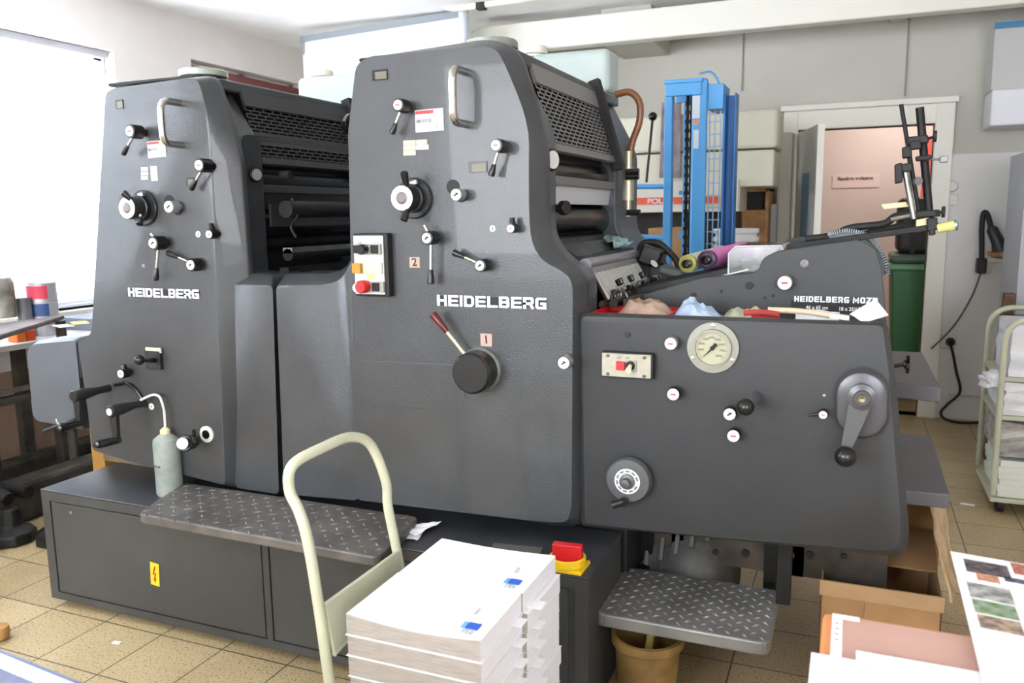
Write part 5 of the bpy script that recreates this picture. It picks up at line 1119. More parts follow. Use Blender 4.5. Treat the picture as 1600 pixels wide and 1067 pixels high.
bm = B(); box(bm, X(1103), X(1127), YS+.02, YS+.25, Zp(1115, 170), Zp(1115, 130)); tube(bm, smoothpath([P(1093, 115, YS+.1), P(1110, 112, YS+.1), P(1120, 122, YS+.1), P(1124, 134, YS+.1)]), .006, 8)
mk('cylinder_box', bm, BLU, t, bevel=.006)
bm = B(); zb_ = Zp(1115, 172)
for px in (1104, 1112, 1121): box(bm, X(px), X(px)+.006, YS+.06, YS+.066, .3, zb_)
z_ = .35
while z_ < zb_: box(bm, X(1103), X(1124), YS+.06, YS+.064, z_, z_+.006); z_ += .066
mk('safety_mesh', bm, mat('mesh_pale_blue', (150, 186, 216), .4, .3), t)
bm = B(); x0, x1 = X(1126), X(1146); zr = Zp(1140, 143); box(bm, x0, x0+.012, YS+.05, YS+.15, .02, zr); box(bm, x0, x1, YS+.15, YS+.162, .02, zr); box(bm, x1-.008, x1, YS+.05, YS+.15, .02, zr)
mk('mast_channel', bm, mat('stacker_deep_blue', (46, 118, 186), .4, .1), t, bevel=.003)
for x in (X(1045), X(1135)): mk('fork_leg', box(B(), x-.04, x+.04, YS-.3, YS+.5, .03, .11), BLU, t, bevel=.006)
mk('base_unit', box(B(), X(1040), X(1140), YS+.32, YS+.5, .03, .7), BLU, t, bevel=.02)
for x in (X(1045), X(1135)): mk('wheel', cyl(B(), (x-.02, YS-.2, .04), (x+.02, YS-.2, .04), .04, n=18), BLKM, t)
# ---------------------------------------------------------------- cream guillotine behind it
YG = 5.45; CRG = mat('cream_machine_paint', (214, 210, 190), .5); XG = lambda px, py=250, Y=YG: P(px, py, Y).x; ZG = lambda px, py, Y=YG: P(px, py, Y).z
t = top('paper_cutter', (XG(1110), YG+.3, 0), 'large cream paper cutting machine with orange-red stripe behind the blue truck', 'machine')
xL = XG(1207)-1.35; xR_ = XG(1210)
mk('upper_hood', box(B(), xL, XG(1213), YG, YG+.42, ZG(1200, 231), ZG(1200, 170)), CRG, t, bevel=.02)
mk('knife_cover', box(B(), xL, xR_, YG-.02, YG+.4, ZG(1200, 291), ZG(1200, 234)), CRG, t, bevel=.01)
mk('front_band', box(B(), xL, XG(1157), YG-.04, YG+.4, ZG(1100, 331), ZG(1100, 281)), mat('cream_band', (216, 210, 196), .5), t, bevel=.006)
mk('stripe', box(B(), xL, XG(1128), YG-.046, YG-.04, ZG(1060, 319), ZG(1060, 308)), mat('orange_red_stripe', (226, 92, 50), .5), t)
mk('stripe_lettering', text_bm('POLAR', (XG(1011, 315, YG-.05), YG-.047, ZG(1010, 318, YG-.05)), (1, 0, 0), (0, 0, 1), .032, .002, .02, 1.25), LOGO, t)
mk('stop_button', cyl(B(), (XG(1101), YG-.04, ZG(1101, 313)), (XG(1101), YG-.07, ZG(1101, 313)), .02, n=18), RED, t)
mk('side_column', box(B(), XG(1146, 300), XG(1157, 300), YG-.03, YG+.2, ZG(1150, 330), ZG(1150, 292)), CRG, t)
for x in (xL+.1, XG(1150)-.05): mk('leg', box(B(), x-.05, x+.05, YG+.1, YG+.35, 0, ZG(1100, 320)), mat('dark_machine_base', (50, 46, 44), .6), t)
mk('base_body', box(B(), xL+.1, XG(1145), YG+.3, YG+.4, 0.3, ZG(1100, 325)), mat('dark_machine_base', (50, 46, 44)), t)
p = P(1020, 182, YG-.2); q = P(1010, 285, YG-.2); k = mk('clamp_lever', cyl(B(), p, q, .008, n=8), BLKM, t); bm = B(); bmesh.ops.create_uvsphere(bm, u_segments=16, v_segments=10, radius=.028); bmesh.ops.translate(bm, verts=bm.verts, vec=p); mk('lever_ball', bm, BLK, k, smooth=True)
bm = B(); q = [P(1034, 160, YG-.06), P(1064, 160, YG-.06), P(1062, 278, YG-.06), P(1030, 278, YG-.06)]; sheet(bm, q, .01, 4, 6, .008)
mk('hanging_towel', bm, mat('mottled_mauve_cloth', (176, 164, 166), .9, 0, .2, 20, 0, 10, rgb2=(120, 110, 116)), label='mottled mauve-grey towel hanging on the cream machine', cat='towel')
# wooden chest with framed compartment
WOOD = mat('honey_wood', (204, 150, 92), .55, 0, 0, 0, .25, 12)
yw = 5.9; t = top('wooden_chest', (P(1178, 350, yw).x, yw+.2, 0), 'honey wooden drawer chest with dark open compartment beside the pilaster', 'drawer chest')
x0, x1 = P(1157, 350, yw).x, P(1200, 350, yw).x; z1 = P(1180, 293, yw).z; z2 = P(1180, 328, yw).z
bm = B(); box(bm, x0, x1, yw, yw+.4, 0, z2); box(bm, x0, x0+.025, yw, yw+.4, z2, z1); box(bm, x1-.025, x1, yw, yw+.4, z2, z1); box(bm, x0, x1, yw, yw+.4, z1-.03, z1); box(bm, x0, x1, yw+.38, yw+.4, z2, z1)
mk('carcass', bm, WOOD, t, bevel=.004)
mk('compartment_back', box(B(), x0+.026, x1-.026, yw+.1, yw+.37, z2+.004, z1-.034), mat('dark_compartment', (36, 32, 32), .6), t)
zz = z2-.02
for i in range(7): mk('drawer', box(B(), x0+.01, x1-.02, yw-.012, yw+.002, zz-.115, zz-.006), WOOD, t, bevel=.004); zz -= .125
mk('pipe_column', box(B(), P(1198, 340, 6.1).x, P(1213, 340, 6.1).x, 6.1, 6.2, 0, 1.5), mat('grey_column', (166, 168, 170), .6), label='narrow grey post standing right of the wooden drawer chest', cat='post')
mk('trim_9', box(B(), P(1213, 300, 6.2).x, P(1236, 300, 6.2).x, 6.2, YB, 0, 2.0), mat('warm_pilaster', (196, 190, 176), .7), kind='structure', bevel=.02)
mk('trim_10', tube(B(), [(P(1241, 300, 6.3).x, 6.3, 0), (P(1241, 300, 6.3).x, 6.3, 2.0)], .018, 10), FRAME, kind='structure')
mk('electrical_box', box(B(), P(1146, 180, 6.3).x+.0, P(1146, 180, 6.3).x+.1, 6.28, YB-.002, 1.98, 2.1), mat('box_grey_white', (200, 200, 196), .5), label='small grey box on back wall partly behind the blue truck', cat='box')
# white buckets and cartons under the cutter
def bucket(x, y, z, r, h, m, lab, name='bucket', nest=1):
    t = top(name, (x, y, z), lab, 'bucket')
    for i in range(nest):
        zz = i*.05; bm = B(); lathe(bm, [(r*.82, zz), (r*.97, zz+h), (r*1.06, zz+h), (r*1.06, zz+h-.025), (r, zz+h-.03), (r*.97, zz+h), (r*.93, zz+h), (r*.80, zz+.01), (.001, zz+.01)], (x, y, z), (0, 0, 1), 32); mk('shell', bm, m, t, smooth=True)
    return t
WB = mat('white_bucket', (236, 238, 238), .45)
yb3 = 5.25; x_ = P(1150, 370, yb3).x; bucket(x_, yb3, 0.0, .13, P(1150, 352, yb3).z-.12, WB, 'stack of white plastic buckets right of the blue mast', nest=3)
yc = 5.2
def carton(x0, x1, y0, y1, z0, z1, lab, m=CARD, rz=0, name='cardboard_box', open_=False):
    t = top(name, ((x0+x1)/2, (y0+y1)/2, z0), lab, 'box', rz=0); th = .006; bm = B()
    if open_:
        box(bm, x0, x1, y0, y0+th, z0, z1); box(bm, x0, x1, y1-th, y1, z0, z1); box(bm, x0, x0+th, y0, y1, z0, z1); box(bm, x1-th, x1, y0, y1, z0, z1); box(bm, x0, x1, y0, y1, z0, z0+th)
    else: box(bm, x0, x1, y0, y1, z0, z1)
    mk('carton_body', bm, m, t, bevel=.002); return t
carton(P(1018, 400, yc).x, P(1046, 400, yc).x+.02, yc-.1, yc+.2, 0, P(1030, 356, yc).z, 'cardboard carton stacked left of the blue post in back')
carton(P(1051, 400, yc).x, P(1066, 400, yc).x+.03, yc-.1, yc+.15, 0, P(1055, 355, yc).z, 'narrow cardboard carton seen between the two blue posts')
# ---------------------------------------------------------------- doorway : green bin and black case
BINX0, BINX1 = P(1391, 450, 6.75).x, P(1450, 450, 6.75).x
t = top('wheelie_bin', ((BINX0+BINX1)/2, 6.9, 0), 'green wheeled rubbish bin standing in the open doorway', 'bin')
GRN = mat('bin_green', (58, 116, 72), .45); zl = P(1415, 412, 6.75).z
bm = B(); a4 = [bm.verts.new(p) for p in ((BINX0+.05, 6.8, .06), (BINX1-.02, 6.8, .06), (BINX1-.02, 7.2, .06), (BINX0+.05, 7.2, .06))]; b4 = [bm.verts.new(p) for p in ((BINX0, 6.75, zl-.04), (BINX1+.02, 6.75, zl-.04), (BINX1+.02, 7.3, zl-.04), (BINX0, 7.3, zl-.04))]
bm.faces.new(a4); bm.faces.new(b4)
for i in range(4): bm.faces.new((a4[i], a4[(i+1) % 4], b4[(i+1) % 4], b4[i]))
mk('bin_body', bm, GRN, t, bevel=.015)
mk('rim', box(B(), BINX0-.03, BINX1+.05, 6.72, 7.33, zl-.05, zl), mat('bin_rim_green', (96, 150, 110), .4), t, bevel=.015)
mk('lid', box(B(), BINX0-.01, BINX1+.03, 6.74, 7.31, zl, zl+.07), mat('bin_lid_grey_green', (80, 104, 88), .45), t, bevel=.03)
for x in (BINX0+.08, BINX1-.06): mk('wheel', cyl(B(), (x-.02, 7.2, .08), (x+.02, 7.2, .08), .08, n=20), BLKM, t)
z1 = P(1420, 308, 6.85).z
t = top('black_case', ((BINX0+BINX1)/2, 6.95, zl+.07), 'black rounded case resting on top of the green bin', 'case')
mk('shell', box(B(), BINX0+.03, BINX1+.04, 6.8, 7.2, zl+.072, z1), mat('dark_case', (52, 50, 54), .6, 0, 0, 0, .2, 10), t, bevel=.05, seg=4)
mk('strap', box(B(), BINX0+.12, BINX0+.15, 6.79, 7.21, zl+.075, z1+.004), BLKM, t)
# ---------------------------------------------------------------- fittings on the wall right of the door
YW = YB-.017
def wallthing(name, px, py, m, lab, cat, r=None, s=None, d=.03):
    c = P(px, py, YW)
    if r: bm = lathe(B(), [(r, 0), (r, d*.6), (r*.8, d), (.001, d)], (c.x, YW, c.z), (0, -1, 0), 28)
    else: bm = box(B(), c.x-s, c.x+s, YW-d, YW, c.z-s, c.z+s)
    return mk(name, bm, m, smooth=bool(r), label=lab, cat=cat, bevel=0 if r else .004)
IV = mat('ivory_switch', (222, 222, 214), .4)
wallthing('thermostat_dial', 1487, 291, IV, 'round ivory dial on the wall right of the doorway', 'dial', r=.038); wallthing('light_switch', 1487, 312, IV, 'square ivory light switch below the round dial', 'switch', s=.036, d=.02)
c = P(1482, 533, YW); t = top('wall_socket', (c.x, YW, c.z-.04), 'white wall socket with black plug low on the wall', 'socket')
mk('socket_plate', box(B(), c.x-.05, c.x+.05, YW-.02, YW, c.z-.045, c.z+.045), IV, t, bevel=.004); mk('plug', lathe(B(), [(.03, 0), (.03, .03), (.018, .05), (.001, .05)], (c.x+.01, YW-.02, c.z), (0, -1, 0), 20), BLK, t, smooth=True)
cb = [P(1484, 535, YW-.05), P(1489, 552, YW-.05), P(1494, 580, YW-.03), P(1500, 612, YW-.02), P(1480, 632, YW-.02), P(1470, 645, YW-.03)]
end = [G(1478, 655, .012), G(1500, 660, .012), G(1535, 660, .012)]
mk('power_cable', tube(B(), smoothpath(cb+end, 6), .009, 8), BLKM, smooth=True, label='thick black power cable hanging from the wall socket to floor', cat='cable')
YL = YW-.14; t = top('work_lamp', P(1533, 425, YL), 'black gooseneck work lamp fixed to the wall at right', 'lamp')
mk('gooseneck', tube(B(), smoothpath([P(1533, 425, YL), P(1534, 390, YL), P(1534, 355, YL), P(1537, 333, YL), P(1543, 336, YL), P(1549, 358, YL)], 6), .017, 10), BLKM, t, smooth=True)
mk('clamp', obox(B(), P(1533, 415, YL), V((.028, 0, 0)), V((0, .05, 0)), V((0, 0, .05))), BLKM, t, bevel=.01)
o = P(1548, 354, YL); d = P(1566, 392, YL)-o; bm = B(); lathe(bm, [(.02, 0), (.035, .02), (.04, d.length*.6), (.065, d.length), (.06, d.length), (.034, d.length*.6), (.001, .05)], o, d, 24); mk('lamp_shade', bm, mat('black_lamp_enamel', (40, 40, 40), .35), t, smooth=True)
mk('lamp_cord', tube(B(), smoothpath([P(1533, 425, YL), P(1520, 460, YW-.02), P(1497, 500, YW-.02), P(1478, 523, YW-.02), P(1455, 545, YB-.08)], 6), .0055, 8), mat('grey_cord', (90, 90, 88), .6), label='thin grey cord running from lamp diagonally down to the frame', cat='cord')
a = P(1538, 397, YW-.1); mk('wooden_shelf', box(B(), a.x+.03, a.x+.5, YW-.2, YW, a.z-.012, a.z+.016), WOOD, label='small wooden wall shelf beside the gooseneck lamp', cat='shelf'); mk('trim_12', box(B(), a.x+.01, a.x+.5, YW-.05, YW, a.z-.055, a.z-.03), FRAME, kind='structure')
a = P(1482, 618, YW); mk('trim_13', box(B(), a.x, XR, YW-.012, YW, a.z, a.z+.012), mat('wall_conduit', (196, 192, 184), .6), kind='structure')
# ---------------------------------------------------------------- grey cabinet, hood and loaded cart at far right
yk = 5.3; x0 = P(1575, 300, 5.85).x; ztop = P(1590, 236, yk).z
t = top('grey_machine_cabinet', (x0+.4, yk+.5, 0), 'light grey cabinet with dark glazed front at right edge', 'cabinet')
GK = mat('pale_grey_cabinet', (176, 180, 186), .45)
zb_ = P(1575, 500, yk).z
zq = P(1590, 270, yk).z; bm = B(); box(bm, x0, x0+.9, yk, yk+.55, zb_-.12, zb_); box(bm, x0, x0+.9, yk, yk+.55, zq, ztop); box(bm, x0, x0+.045, yk, yk+.51, zb_, zq); box(bm, x0+.855, x0+.9, yk, yk+.51, zb_, zq); box(bm, x0, x0+.9, yk+.51, yk+.55, zb_, zq)
mk('housing', bm, GK, t)
mk('glazed_front', box(B(), x0+.05, x0+.85, yk+.03, yk+.05, zb_+.01, P(1590, 270, yk).z-.01), mat('dark_glass', (50, 54, 60), .12), t)
for x in (x0+.03, x0+.87): mk('leg', box(B(), x-.02, x+.02, yk+.02, yk+.06, 0, zb_-.1), GK, t)
c = P(1590, 231, yk-.01); c.x = x0+.04; mk('switch_box', box(B(), c.x-.03, c.x+.05, yk-.06, yk, c.z-.03, c.z+.03), YEL, t, bevel=.004); mk('stop_button', cyl(B(), (c.x-.005, yk-.06, c.z), (c.x-.005, yk-.09, c.z), .018, n=16), RED, t)
c = P(1597, 497, yk-.1); mk('black_pad', obox(B(), c, V((.10, 0, .0)), V((0, .05, 0)), V((0, 0, .016))), BLK, t, bevel=.01)
a = P(1572, 500, yk-.02); bm = B(); obox(bm, V((P(1563, 550, yk).x, yk-.0, .5)), V((.025, 0, .0)), V((0, .04, 0)), V((.02, 0, .48))); mk('brown_board', bm, mat('brown_board', (140, 108, 84), .8, 0, 0, 0, .3, 12), label='narrow brown board leaning beside the grey cabinet at right', cat='board')
yh = 6.0; x0 = P(1552, 100, yh).x; t = top('wall_hood', (x0+.4, yh+.2, P(1548, 198, yh).z), 'pale wall-hung hood with a blue band high at right', 'hood')
zt_, zm1, zm2, zb_ = P(1537, 34, yh).z, P(1543, 140, yh).z, P(1545, 165, yh).z, P(1547, 197, yh).z
mk('upper_panel', box(B(), x0, XR, yh+.03, YB-.016, zm1, zt_), mat('hood_grey', (196, 196, 194), .5), t, bevel=.004)
bm = B(); prism(bm, [(x0+.005, zb_), (XR, zb_), (XR, zm1), (x0+.005, zm1)], yh-.0, YB-.016); mk('lower_panel', bm, mat('hood_white', (228, 230, 236), .4), t, bevel=.012)
mk('blue_band', box(B(), x0-.004, XR, yh+.024, yh+.03, zt_-.045, zt_-.005), mat('band_blue', (70, 130, 168), .5), t)
yt = 4.35; t = top('loaded_cart', (P(1590, 700, yt).x+.2, yt+.3, 0), 'cream tube cart loaded with wrapped white paper at right edge', 'cart')
x0 = P(1561, 600, yt).x; xx = x0+.75; zt_ = P(1585, 498, yt).z
for y in (yt, yt+.5): mk('tube_frame', tube(B(), fillet([(x0+.01, y, .1), (x0+.01, y, zt_-.0), (xx, y, zt_), (xx, y, .1)], .12, 8), .014, 12), CREAM, t, smooth=True)
zs = [P(1570, 780, yt).z, P(1565, 650, yt).z, P(1565, 590, yt).z]
for z in zs[:2]: mk('shelf', box(B(), x0, xx, yt, yt+.5, z-.02, z), CREAM, t, bevel=.004)
mk('shelf', box(B(), x0, xx, yt+.02, yt+.5, zs[2]-.02, zs[2]), CREAM, t)
for x in (x0+.05, xx-.05):
    for y in (yt+.06, yt+.44): mk('wheel', cyl(B(), (x-.015, y, .05), (x+.015, y, .05), .05, n=18), BLKM, t)
WR = mat('wrapping_white', (232, 234, 238), .5, 0, .6, 12, .08, 12); random.seed(4)
def bundle(x0, x1, y0, y1, z0, z1, lab, m=WR, layers=False):
    bm = B()
    if layers:
        z = z0; 
        while z < z1-.01:
            h = .03; j = random.uniform(-.015, .015); box(bm, x0+j+.01, x1+j-.01, y0+j+.01, y1-.01, z, z+h+.001); z += h
        return mk('paper_bundle', bm, m, label=lab, cat='paper bundle', group='paper bundles on the right cart', bevel=.003)
    box(bm, x0, x1, y0, y1, z0, z1); bmesh.ops.subdivide_edges(bm, edges=bm.edges, cuts=5, use_grid_fill=True)
    for v in bm.verts:
        if v.co.z > z0+.004: v.co += V((random.uniform(-.008, .008), random.uniform(-.008, .008), random.uniform(-.012, .004)))
    return mk('paper_bundle', bm, m, label=lab, cat='paper bundle', group='paper bundles on the right cart')
bundle(x0+.03, xx-.02, yt+.02, yt+.46, zs[0]+.002, (zs[0]+zs[1])/2-.03, 'layered flat white sheets on lowest shelf of right cart', mat('layered_white', (226, 230, 222), .6), True)
bundle(x0+.02, xx-.05, yt+.02, yt+.46, (zs[0]+zs[1])/2+.002, zs[1]-.03, 'pale grey wrapped bundle above the flat sheets on cart', mat('grey_wrap', (196, 192, 186), .5, 0, .6, 12, .3, 14))
bundle(x0+.03, xx-.1, yt+.02, yt+.46, zs[1]+.002, zs[2]-.026, 'crinkled white wrapped bundle on the middle cart shelf')
bundle(x0+.04, xx-.12, yt+.03, yt+.42, zs[2]+.002, zs[2]+(zt_-zs[2])*.9, 'topmost crinkled white bundle under the curved cart tube')
q = [P(1540, 570, yt), P(1566, 560, yt), P(1568, 610, yt), P(1536, 590, yt)]
bm = B(); c = P(1549, 594, yt+.05); bmesh.ops.create_icosphere(bm, subdivisions=3, radius=1)
for v in bm.verts: f = 1+.25*math.sin(v.co.x*7+v.co.y*3)+.2*math.sin(v.co.z*9); v.co = c+V((v.co.x*.045*f, v.co.y*.05*f, v.co.z*.04*f))
mk('torn_wrapper', bm, WR, t)
# ---------------------------------------------------------------- left side : sill bench, table, old iron machine
mk('trim_14', box(B(), XL, XL+.012, YF, 4.6, 0, .62), mat('shaded_stained_wall', (172, 142, 120), .8, 0, .1, 20, .2, 3), kind='structure')  # brown band paints the wall's shade below the bench, plus stains
t = top('sill_bench', (XL+.22, 3.1, 0), 'narrow white-topped bench standing along the wall below the blind', 'bench')
mk('bench_top', box(B(), XL+.02, XL+.42, 1.9, 4.3, .80, .83), mat('bench_white', (214, 210, 212), .5), t, bevel=.004)
for y in (1.95, 3.1, 4.25):
    mk('leg', box(B(), XL+.34, XL+.40, y-.03, y+.03, 0, .80), DARKW, t); mk('leg', box(B(), XL+.05, XL+.10, y-.03, y+.03, 0, .80), DARKW, t)
def tin(px, py, X_, zb_, zt_, r, lab, body, label_col=None, y=None, band=None):
    y_ = y; t = top('paint_tin', (X_, y_, zb_), lab, 'tin'); h = zt_-zb_
    mk('body', lathe(B(), [(r, 0), (r, h-.008), (r*1.03, h-.006), (r*1.03, h), (r*.94, h), (r*.94, h-.006), (.001, h-.006)], (X_, y_, zb_), (0, 0, 1), 32), body, t, smooth=True)
    if label_col:
        bm = B(); n = 14
        a0, a1 = (-.9, .7); ring = []
        for i in range(n+1):
            a = -math.pi/2+.6+(a0+(a1-a0)*i/n); ring.append((X_+(r+.001)*math.cos(a), y_+(r+.001)*math.sin(a)))
        for i in range(n):
            v4 = [bm.verts.new((*ring[i], zb_+h*.12)), bm.verts.new((*ring[i+1], zb_+h*.12)), bm.verts.new((*ring[i+1], zb_+h*.85)), bm.verts.new((*ring[i], zb_+h*.85))]; bm.faces.new(v4)
        bmesh.ops.remove_doubles(bm, verts=bm.verts, dist=1e-5); k = mk('paper_label', bm, label_col, t)
    return t
ALU = mat('tin_grey', (186, 186, 190), .4, .5)
Xc = XL+.24; p1 = Q(66, 520, Xc); yy = 3.0; 
d66 = ray(66, 470); s = (Xc)/d66.x; yy = d66.y*s
zA, zB_, zC_ = .832, Q(66, 469, Xc).z, Q(66, 441, Xc).z
rr_ = .075
hmid = (zB_-zA)
tin(0, 0, Xc, zA, zA+hmid*.5, rr_, 'plain grey tin at bottom of the stack below the blue one', ALU, None, yy)
tin(0, 0, Xc, zA+hmid*.5+.001, zB_, rr_, 'grey tin with blue label, middle of the window stack', ALU, mat('label_blue', (50, 80, 130), .5), yy)
tin(0, 0, Xc, zB_+.001, zC_, rr_, 'grey tin with red label, topmost of the window stack', ALU, mat('label_red', (206, 60, 84), .5), yy)
d = ray(38, 480); s = Xc/d.x; tin(0, 0, Xc, zA, Q(35, 466, Xc).z, .036, 'tall plain grey tin with yellow rim between canister and tin stack', mat('tin_dark_grey', (120, 122, 128), .4, .4), None, d.y*s)
# table with dark top
tq = [(-3.91, 3.12), (XL+.43, 3.13), (XL+.43, 2.2), (-3.35, 2.2)]
t = top('iron_table', (-3.8, 2.7, 0), 'worn iron-legged table with canister standing left of the press', 'table')
bm = B(); slab(bm, tq, .925, .95); mk('table_top', bm, mat('worn_table_top', (112, 98, 92), .5, .1, .1, 30, .25, 8), t, bevel=.008)
for x, y in ((-3.86, 3.05), (-3.86, 2.62), (XL+.5, 3.05), (-3.45, 2.25)): mk('leg', tube(B(), [(x, y, .93), (x+.01, y, .0)], .022, 10), DARKW, t)
mk('lower_rail', box(B(), -3.9, -3.84, 2.25, 3.1, .55, .585), DARKW, t)
mk('lower_shelf', box(B(), XL+.45, -3.86, 2.25, 3.08, .60, .62), mat('worn_table_top', (112, 98, 92)), t)
cpt = G(12, 496, .952); t = top('metal_canister', (cpt.x-.05, cpt.y, .951), 'stained grey metal canister with small spout on the iron table', 'canister')
r = .075; h = .235; mk('body', lathe(B(), [(r, 0), (r, h*.75), (r*.85, h*.88), (r*.4, h*.95), (.001, h*.96)], (cpt.x-.05, cpt.y, .951), (0, 0, 1), 32), mat('stained_canister', (168, 166, 156), .45, .3, 0, 0, 0, 12, rgb2=(96, 88, 80)), t, smooth=True)
mk('spout', lathe(B(), [(.02, h*.93), (.02, h*1.03), (.012, h*1.04), (.012, h*1.10), (.001, h*1.12)], (cpt.x-.05, cpt.y, .951), (0, 0, 1), 18), STEEL, t, smooth=True)
Xo = XL+.36; 
for px, py, m_, lab in ((30, 520, mat('orange_box', (240, 120, 40), .5), 'bright orange small box on the white bench under table edge'), (43, 517, mat('red_orange_box', (226, 84, 40), .5), 'red-orange small box beside the bright orange one')):
    dd = ray(px, py); s = Xo/dd.x; y_ = dd.y*s; mk('small_box', box(B(), Xo-.05, Xo+.02, y_-.03, y_+.03, .831, .831+.055), m_, label=lab, cat='box', bevel=.004)
dd = ray(127, 500); s = (XL+.3)/dd.x; y_ = dd.y*s; mk('grey_box', box(B(), XL+.1, XL+.38, y_+.0, y_+.25, .831, .90), mat('grey_box', (130, 138, 150), .5), label='low grey-blue box on the bench behind the press end', cat='box', bevel=.004)
dd = ray(140, 475); s = (XL+.2)/dd.x; y_ = dd.y*s+.35; mk('small_carton', box(B(), XL+.1, XL+.25, y_-.1, y_+.1, .831, 1.02), CARD, label='upright cardboard carton on the bench by window edge', cat='box')
# old cast iron machine base on the floor
t = top('iron_machine_base', (-3.6, 2.9, 0), 'old dark cast-iron machine bed on the floor behind the low cabinet', 'machine')
DUST = mat('dusty_cast_iron', (118, 112, 98), .8, .1, .4, 40, .35, 8)
mk('bed_rail', box(B(), -3.42, -3.16, 2.62, 3.6, 0, .20), DUST, t, bevel=.012); mk('bed_rail', box(B(), -3.80, -3.66, 2.2, 3.7, 0.0, .20), DARKW, t, bevel=.02); mk('bed_rail', box(B(), -4.14, -4.04, 2.2, 3.9, 0.0, .20), DARKW, t, bevel=.02)
mk('cross_tie', box(B(), -4.04, -3.2, 3.3, 3.42, .05, .16), DARK, t)
for i, (x, y) in enumerate(((-3.5, 2.42), (-3.3, 2.5), (-3.62, 2.3))): mk('cast_foot', lathe(B(), [(.10, 0), (.10, .05), (.05, .08), (.04, .16), (.001, .17)], (x, y, 0), (0, 0, 1), 9), DARK, t, bevel=.008)
for i in range(2): mk('roll_shaft', tube(B(), [(-3.86, 2.42+.1*i, .3-.1*i), (-3.5, 2.42+.1*i, .2)], .03, 14), DARK, t, smooth=True)
p = G(14, 836, 0); mk('floor_foot', lathe(B(), [(.055, 0), (.055, .012), (.035, .03), (.02, .12), (.001, .13)], (p.x-.03, p.y, 0), (0, 0, 1), 20), mat('brown_iron_foot', (80, 68, 62), .5, .3), smooth=True, label='small brown conical iron foot on the floor tiles at left edge', cat='foot')
# ---------------------------------------------------------------- floor level things under the feeder
t = carton(-.045, .285, 2.52, 2.90, 0, .335, 'open cardboard box standing on floor in front of the torn one', open_=True)
CARDL = mat('light_cardboard', (200, 164, 122), .85, 0, .1, 60, .1, 5)
bm = B(); obox(bm, (.12, 2.512, .325), V((.168, 0, 0)), V((0, .004, 0)), V((0, -.006, .026))); mk('front_flap', bm, CARDL, t)
bm = B(); obox(bm, (.12, 2.80, .375), V((.165, 0, 0)), V((0, .10, .03)), V((0, -.001, .003))); mk('back_flap', bm, CARD, t)
mk('tape', box(B(), .08, .14, 2.516, 2.52, .05, .335), mat('brown_tape', (170, 130, 86), .4), t)
t = carton(.02, .31, 2.94, 3.17, 0, .54, 'taller cardboard box behind, under the lower board')
bm = B(); vs_ = [V((.235, 2.72, .58)), V((.285, 3.05, .60)), V((.335, 2.78, .30)), V((.30, 2.50, .34))]; sheet(bm, vs_, .006, 8, 8, .012); mk('torn_flap', bm, mat('torn_cardboard_pale', (206, 178, 140), .9, 0, .3, 30, .2, 12), t)
mk('orange_strap', tube(B(), smoothpath([V((.10, 2.90, .48)), V((.18, 2.84, .54)), V((.25, 2.80, .585)), V((.262, 2.90, .575))]), .006, 8), mat('orange_strap', (206, 92, 40), .5), t)
bc_ = G(1008, 996, .235); t = bucket(bc_.x, bc_.y+.03, 0, .1, .235, mat('stained_yellow_bucket', (160, 132, 74), .5, 0, 0, 0, 0, 9, rgb2=(120, 92, 56)), 'stained yellow bucket standing beneath the small step plate')
mk('stir_stick', tube(B(), [V((bc_.x-.01, bc_.y, .03)), V((bc_.x+.01, bc_.y+.05, .26))], .012, 8), mat('yellow_stick', (190, 166, 90), .6), t)
p = G(182, 1004, .002); mk('paper_scrap', obox(B(), p, V((.014, .002, 0)), V((-.002, .008, 0)), V((0, 0, .001))), WHITE, label='tiny white paper scrap on the tiles before the cabinet', cat='paper')
p = G(1512, 788, .002); mk('paper_scrap', obox(B(), p, V((.03, -.006, 0)), V((.004, .01, 0)), V((0, 0, .001))), WHITE, label='pale scrap on the floor tiles beside the loaded cart', cat='paper')
p = G(2, 1000, 0); t_ = mk('wooden_stopper', lathe(B(), [(.012, 0), (.03, .01), (.034, .03), (.03, .05), (.001, .06)], (p.x-.005, p.y, 0), (0, 0, 1), 20), WOOD, smooth=True, label='small round wooden stopper lying on the tiles at left frame edge', cat='stopper')
# ---------------------------------------------------------------- foreground tables
e1, e2 = G(0, 1019, .72), G(124, 1069, .72); dv = (e2-e1).normalized(); nn = V((dv.y, -dv.x, 0)); nn = nn if nn.y < 0 else -nn
t = top('corner_table', (e1.x, e1.y-.3, 0), 'table corner with white metal edge and blue lip at bottom left', 'table')
A_ = e1-dv*.6; B_ = e2+dv*.5
def quad(w0, w1, z0, z1, name, m):
    bm = B(); slab(bm, [(A_+nn*w0)[:2], (B_+nn*w0)[:2], (B_+nn*w1)[:2], (A_+nn*w1)[:2]], z0, z1); return mk(name, bm, m, t)
quad(0, .6, .69, .712, 'table_top', mat('blue_grey_mesh_top', (104, 112, 140), .5, 0, .3, 200, .1, 60)); quad(0.004, .022, .712, .722, 'white_edge', mat('edge_white', (222, 222, 232), .35)); quad(-.003, .004, .690, .722, 'blue_edge', mat('edge_blue', (40, 60, 120), .35))
for a_ in (.15, .9):
    p = A_+dv*(a_)+nn*.1; mk('leg', box(B(), p.x-.02, p.x+.02, p.y-.02, p.y+.02, 0, .69), STEEL, t)
t = top('packing_table', (.45, 1.1, 0), 'table at bottom right carrying the orange folder and printed sheets', 'table')
mk('table_top', box(B(), .02, 1.1, .6, 1.43, .62, .65), mat('beech_table', (190, 160, 120), .5), t)
for x in (.1, 1.05):
    for y in (.65, 1.36): mk('leg', box(B(), x-.02, x+.02, y-.02, y+.02, 0, .62), STEEL, t)
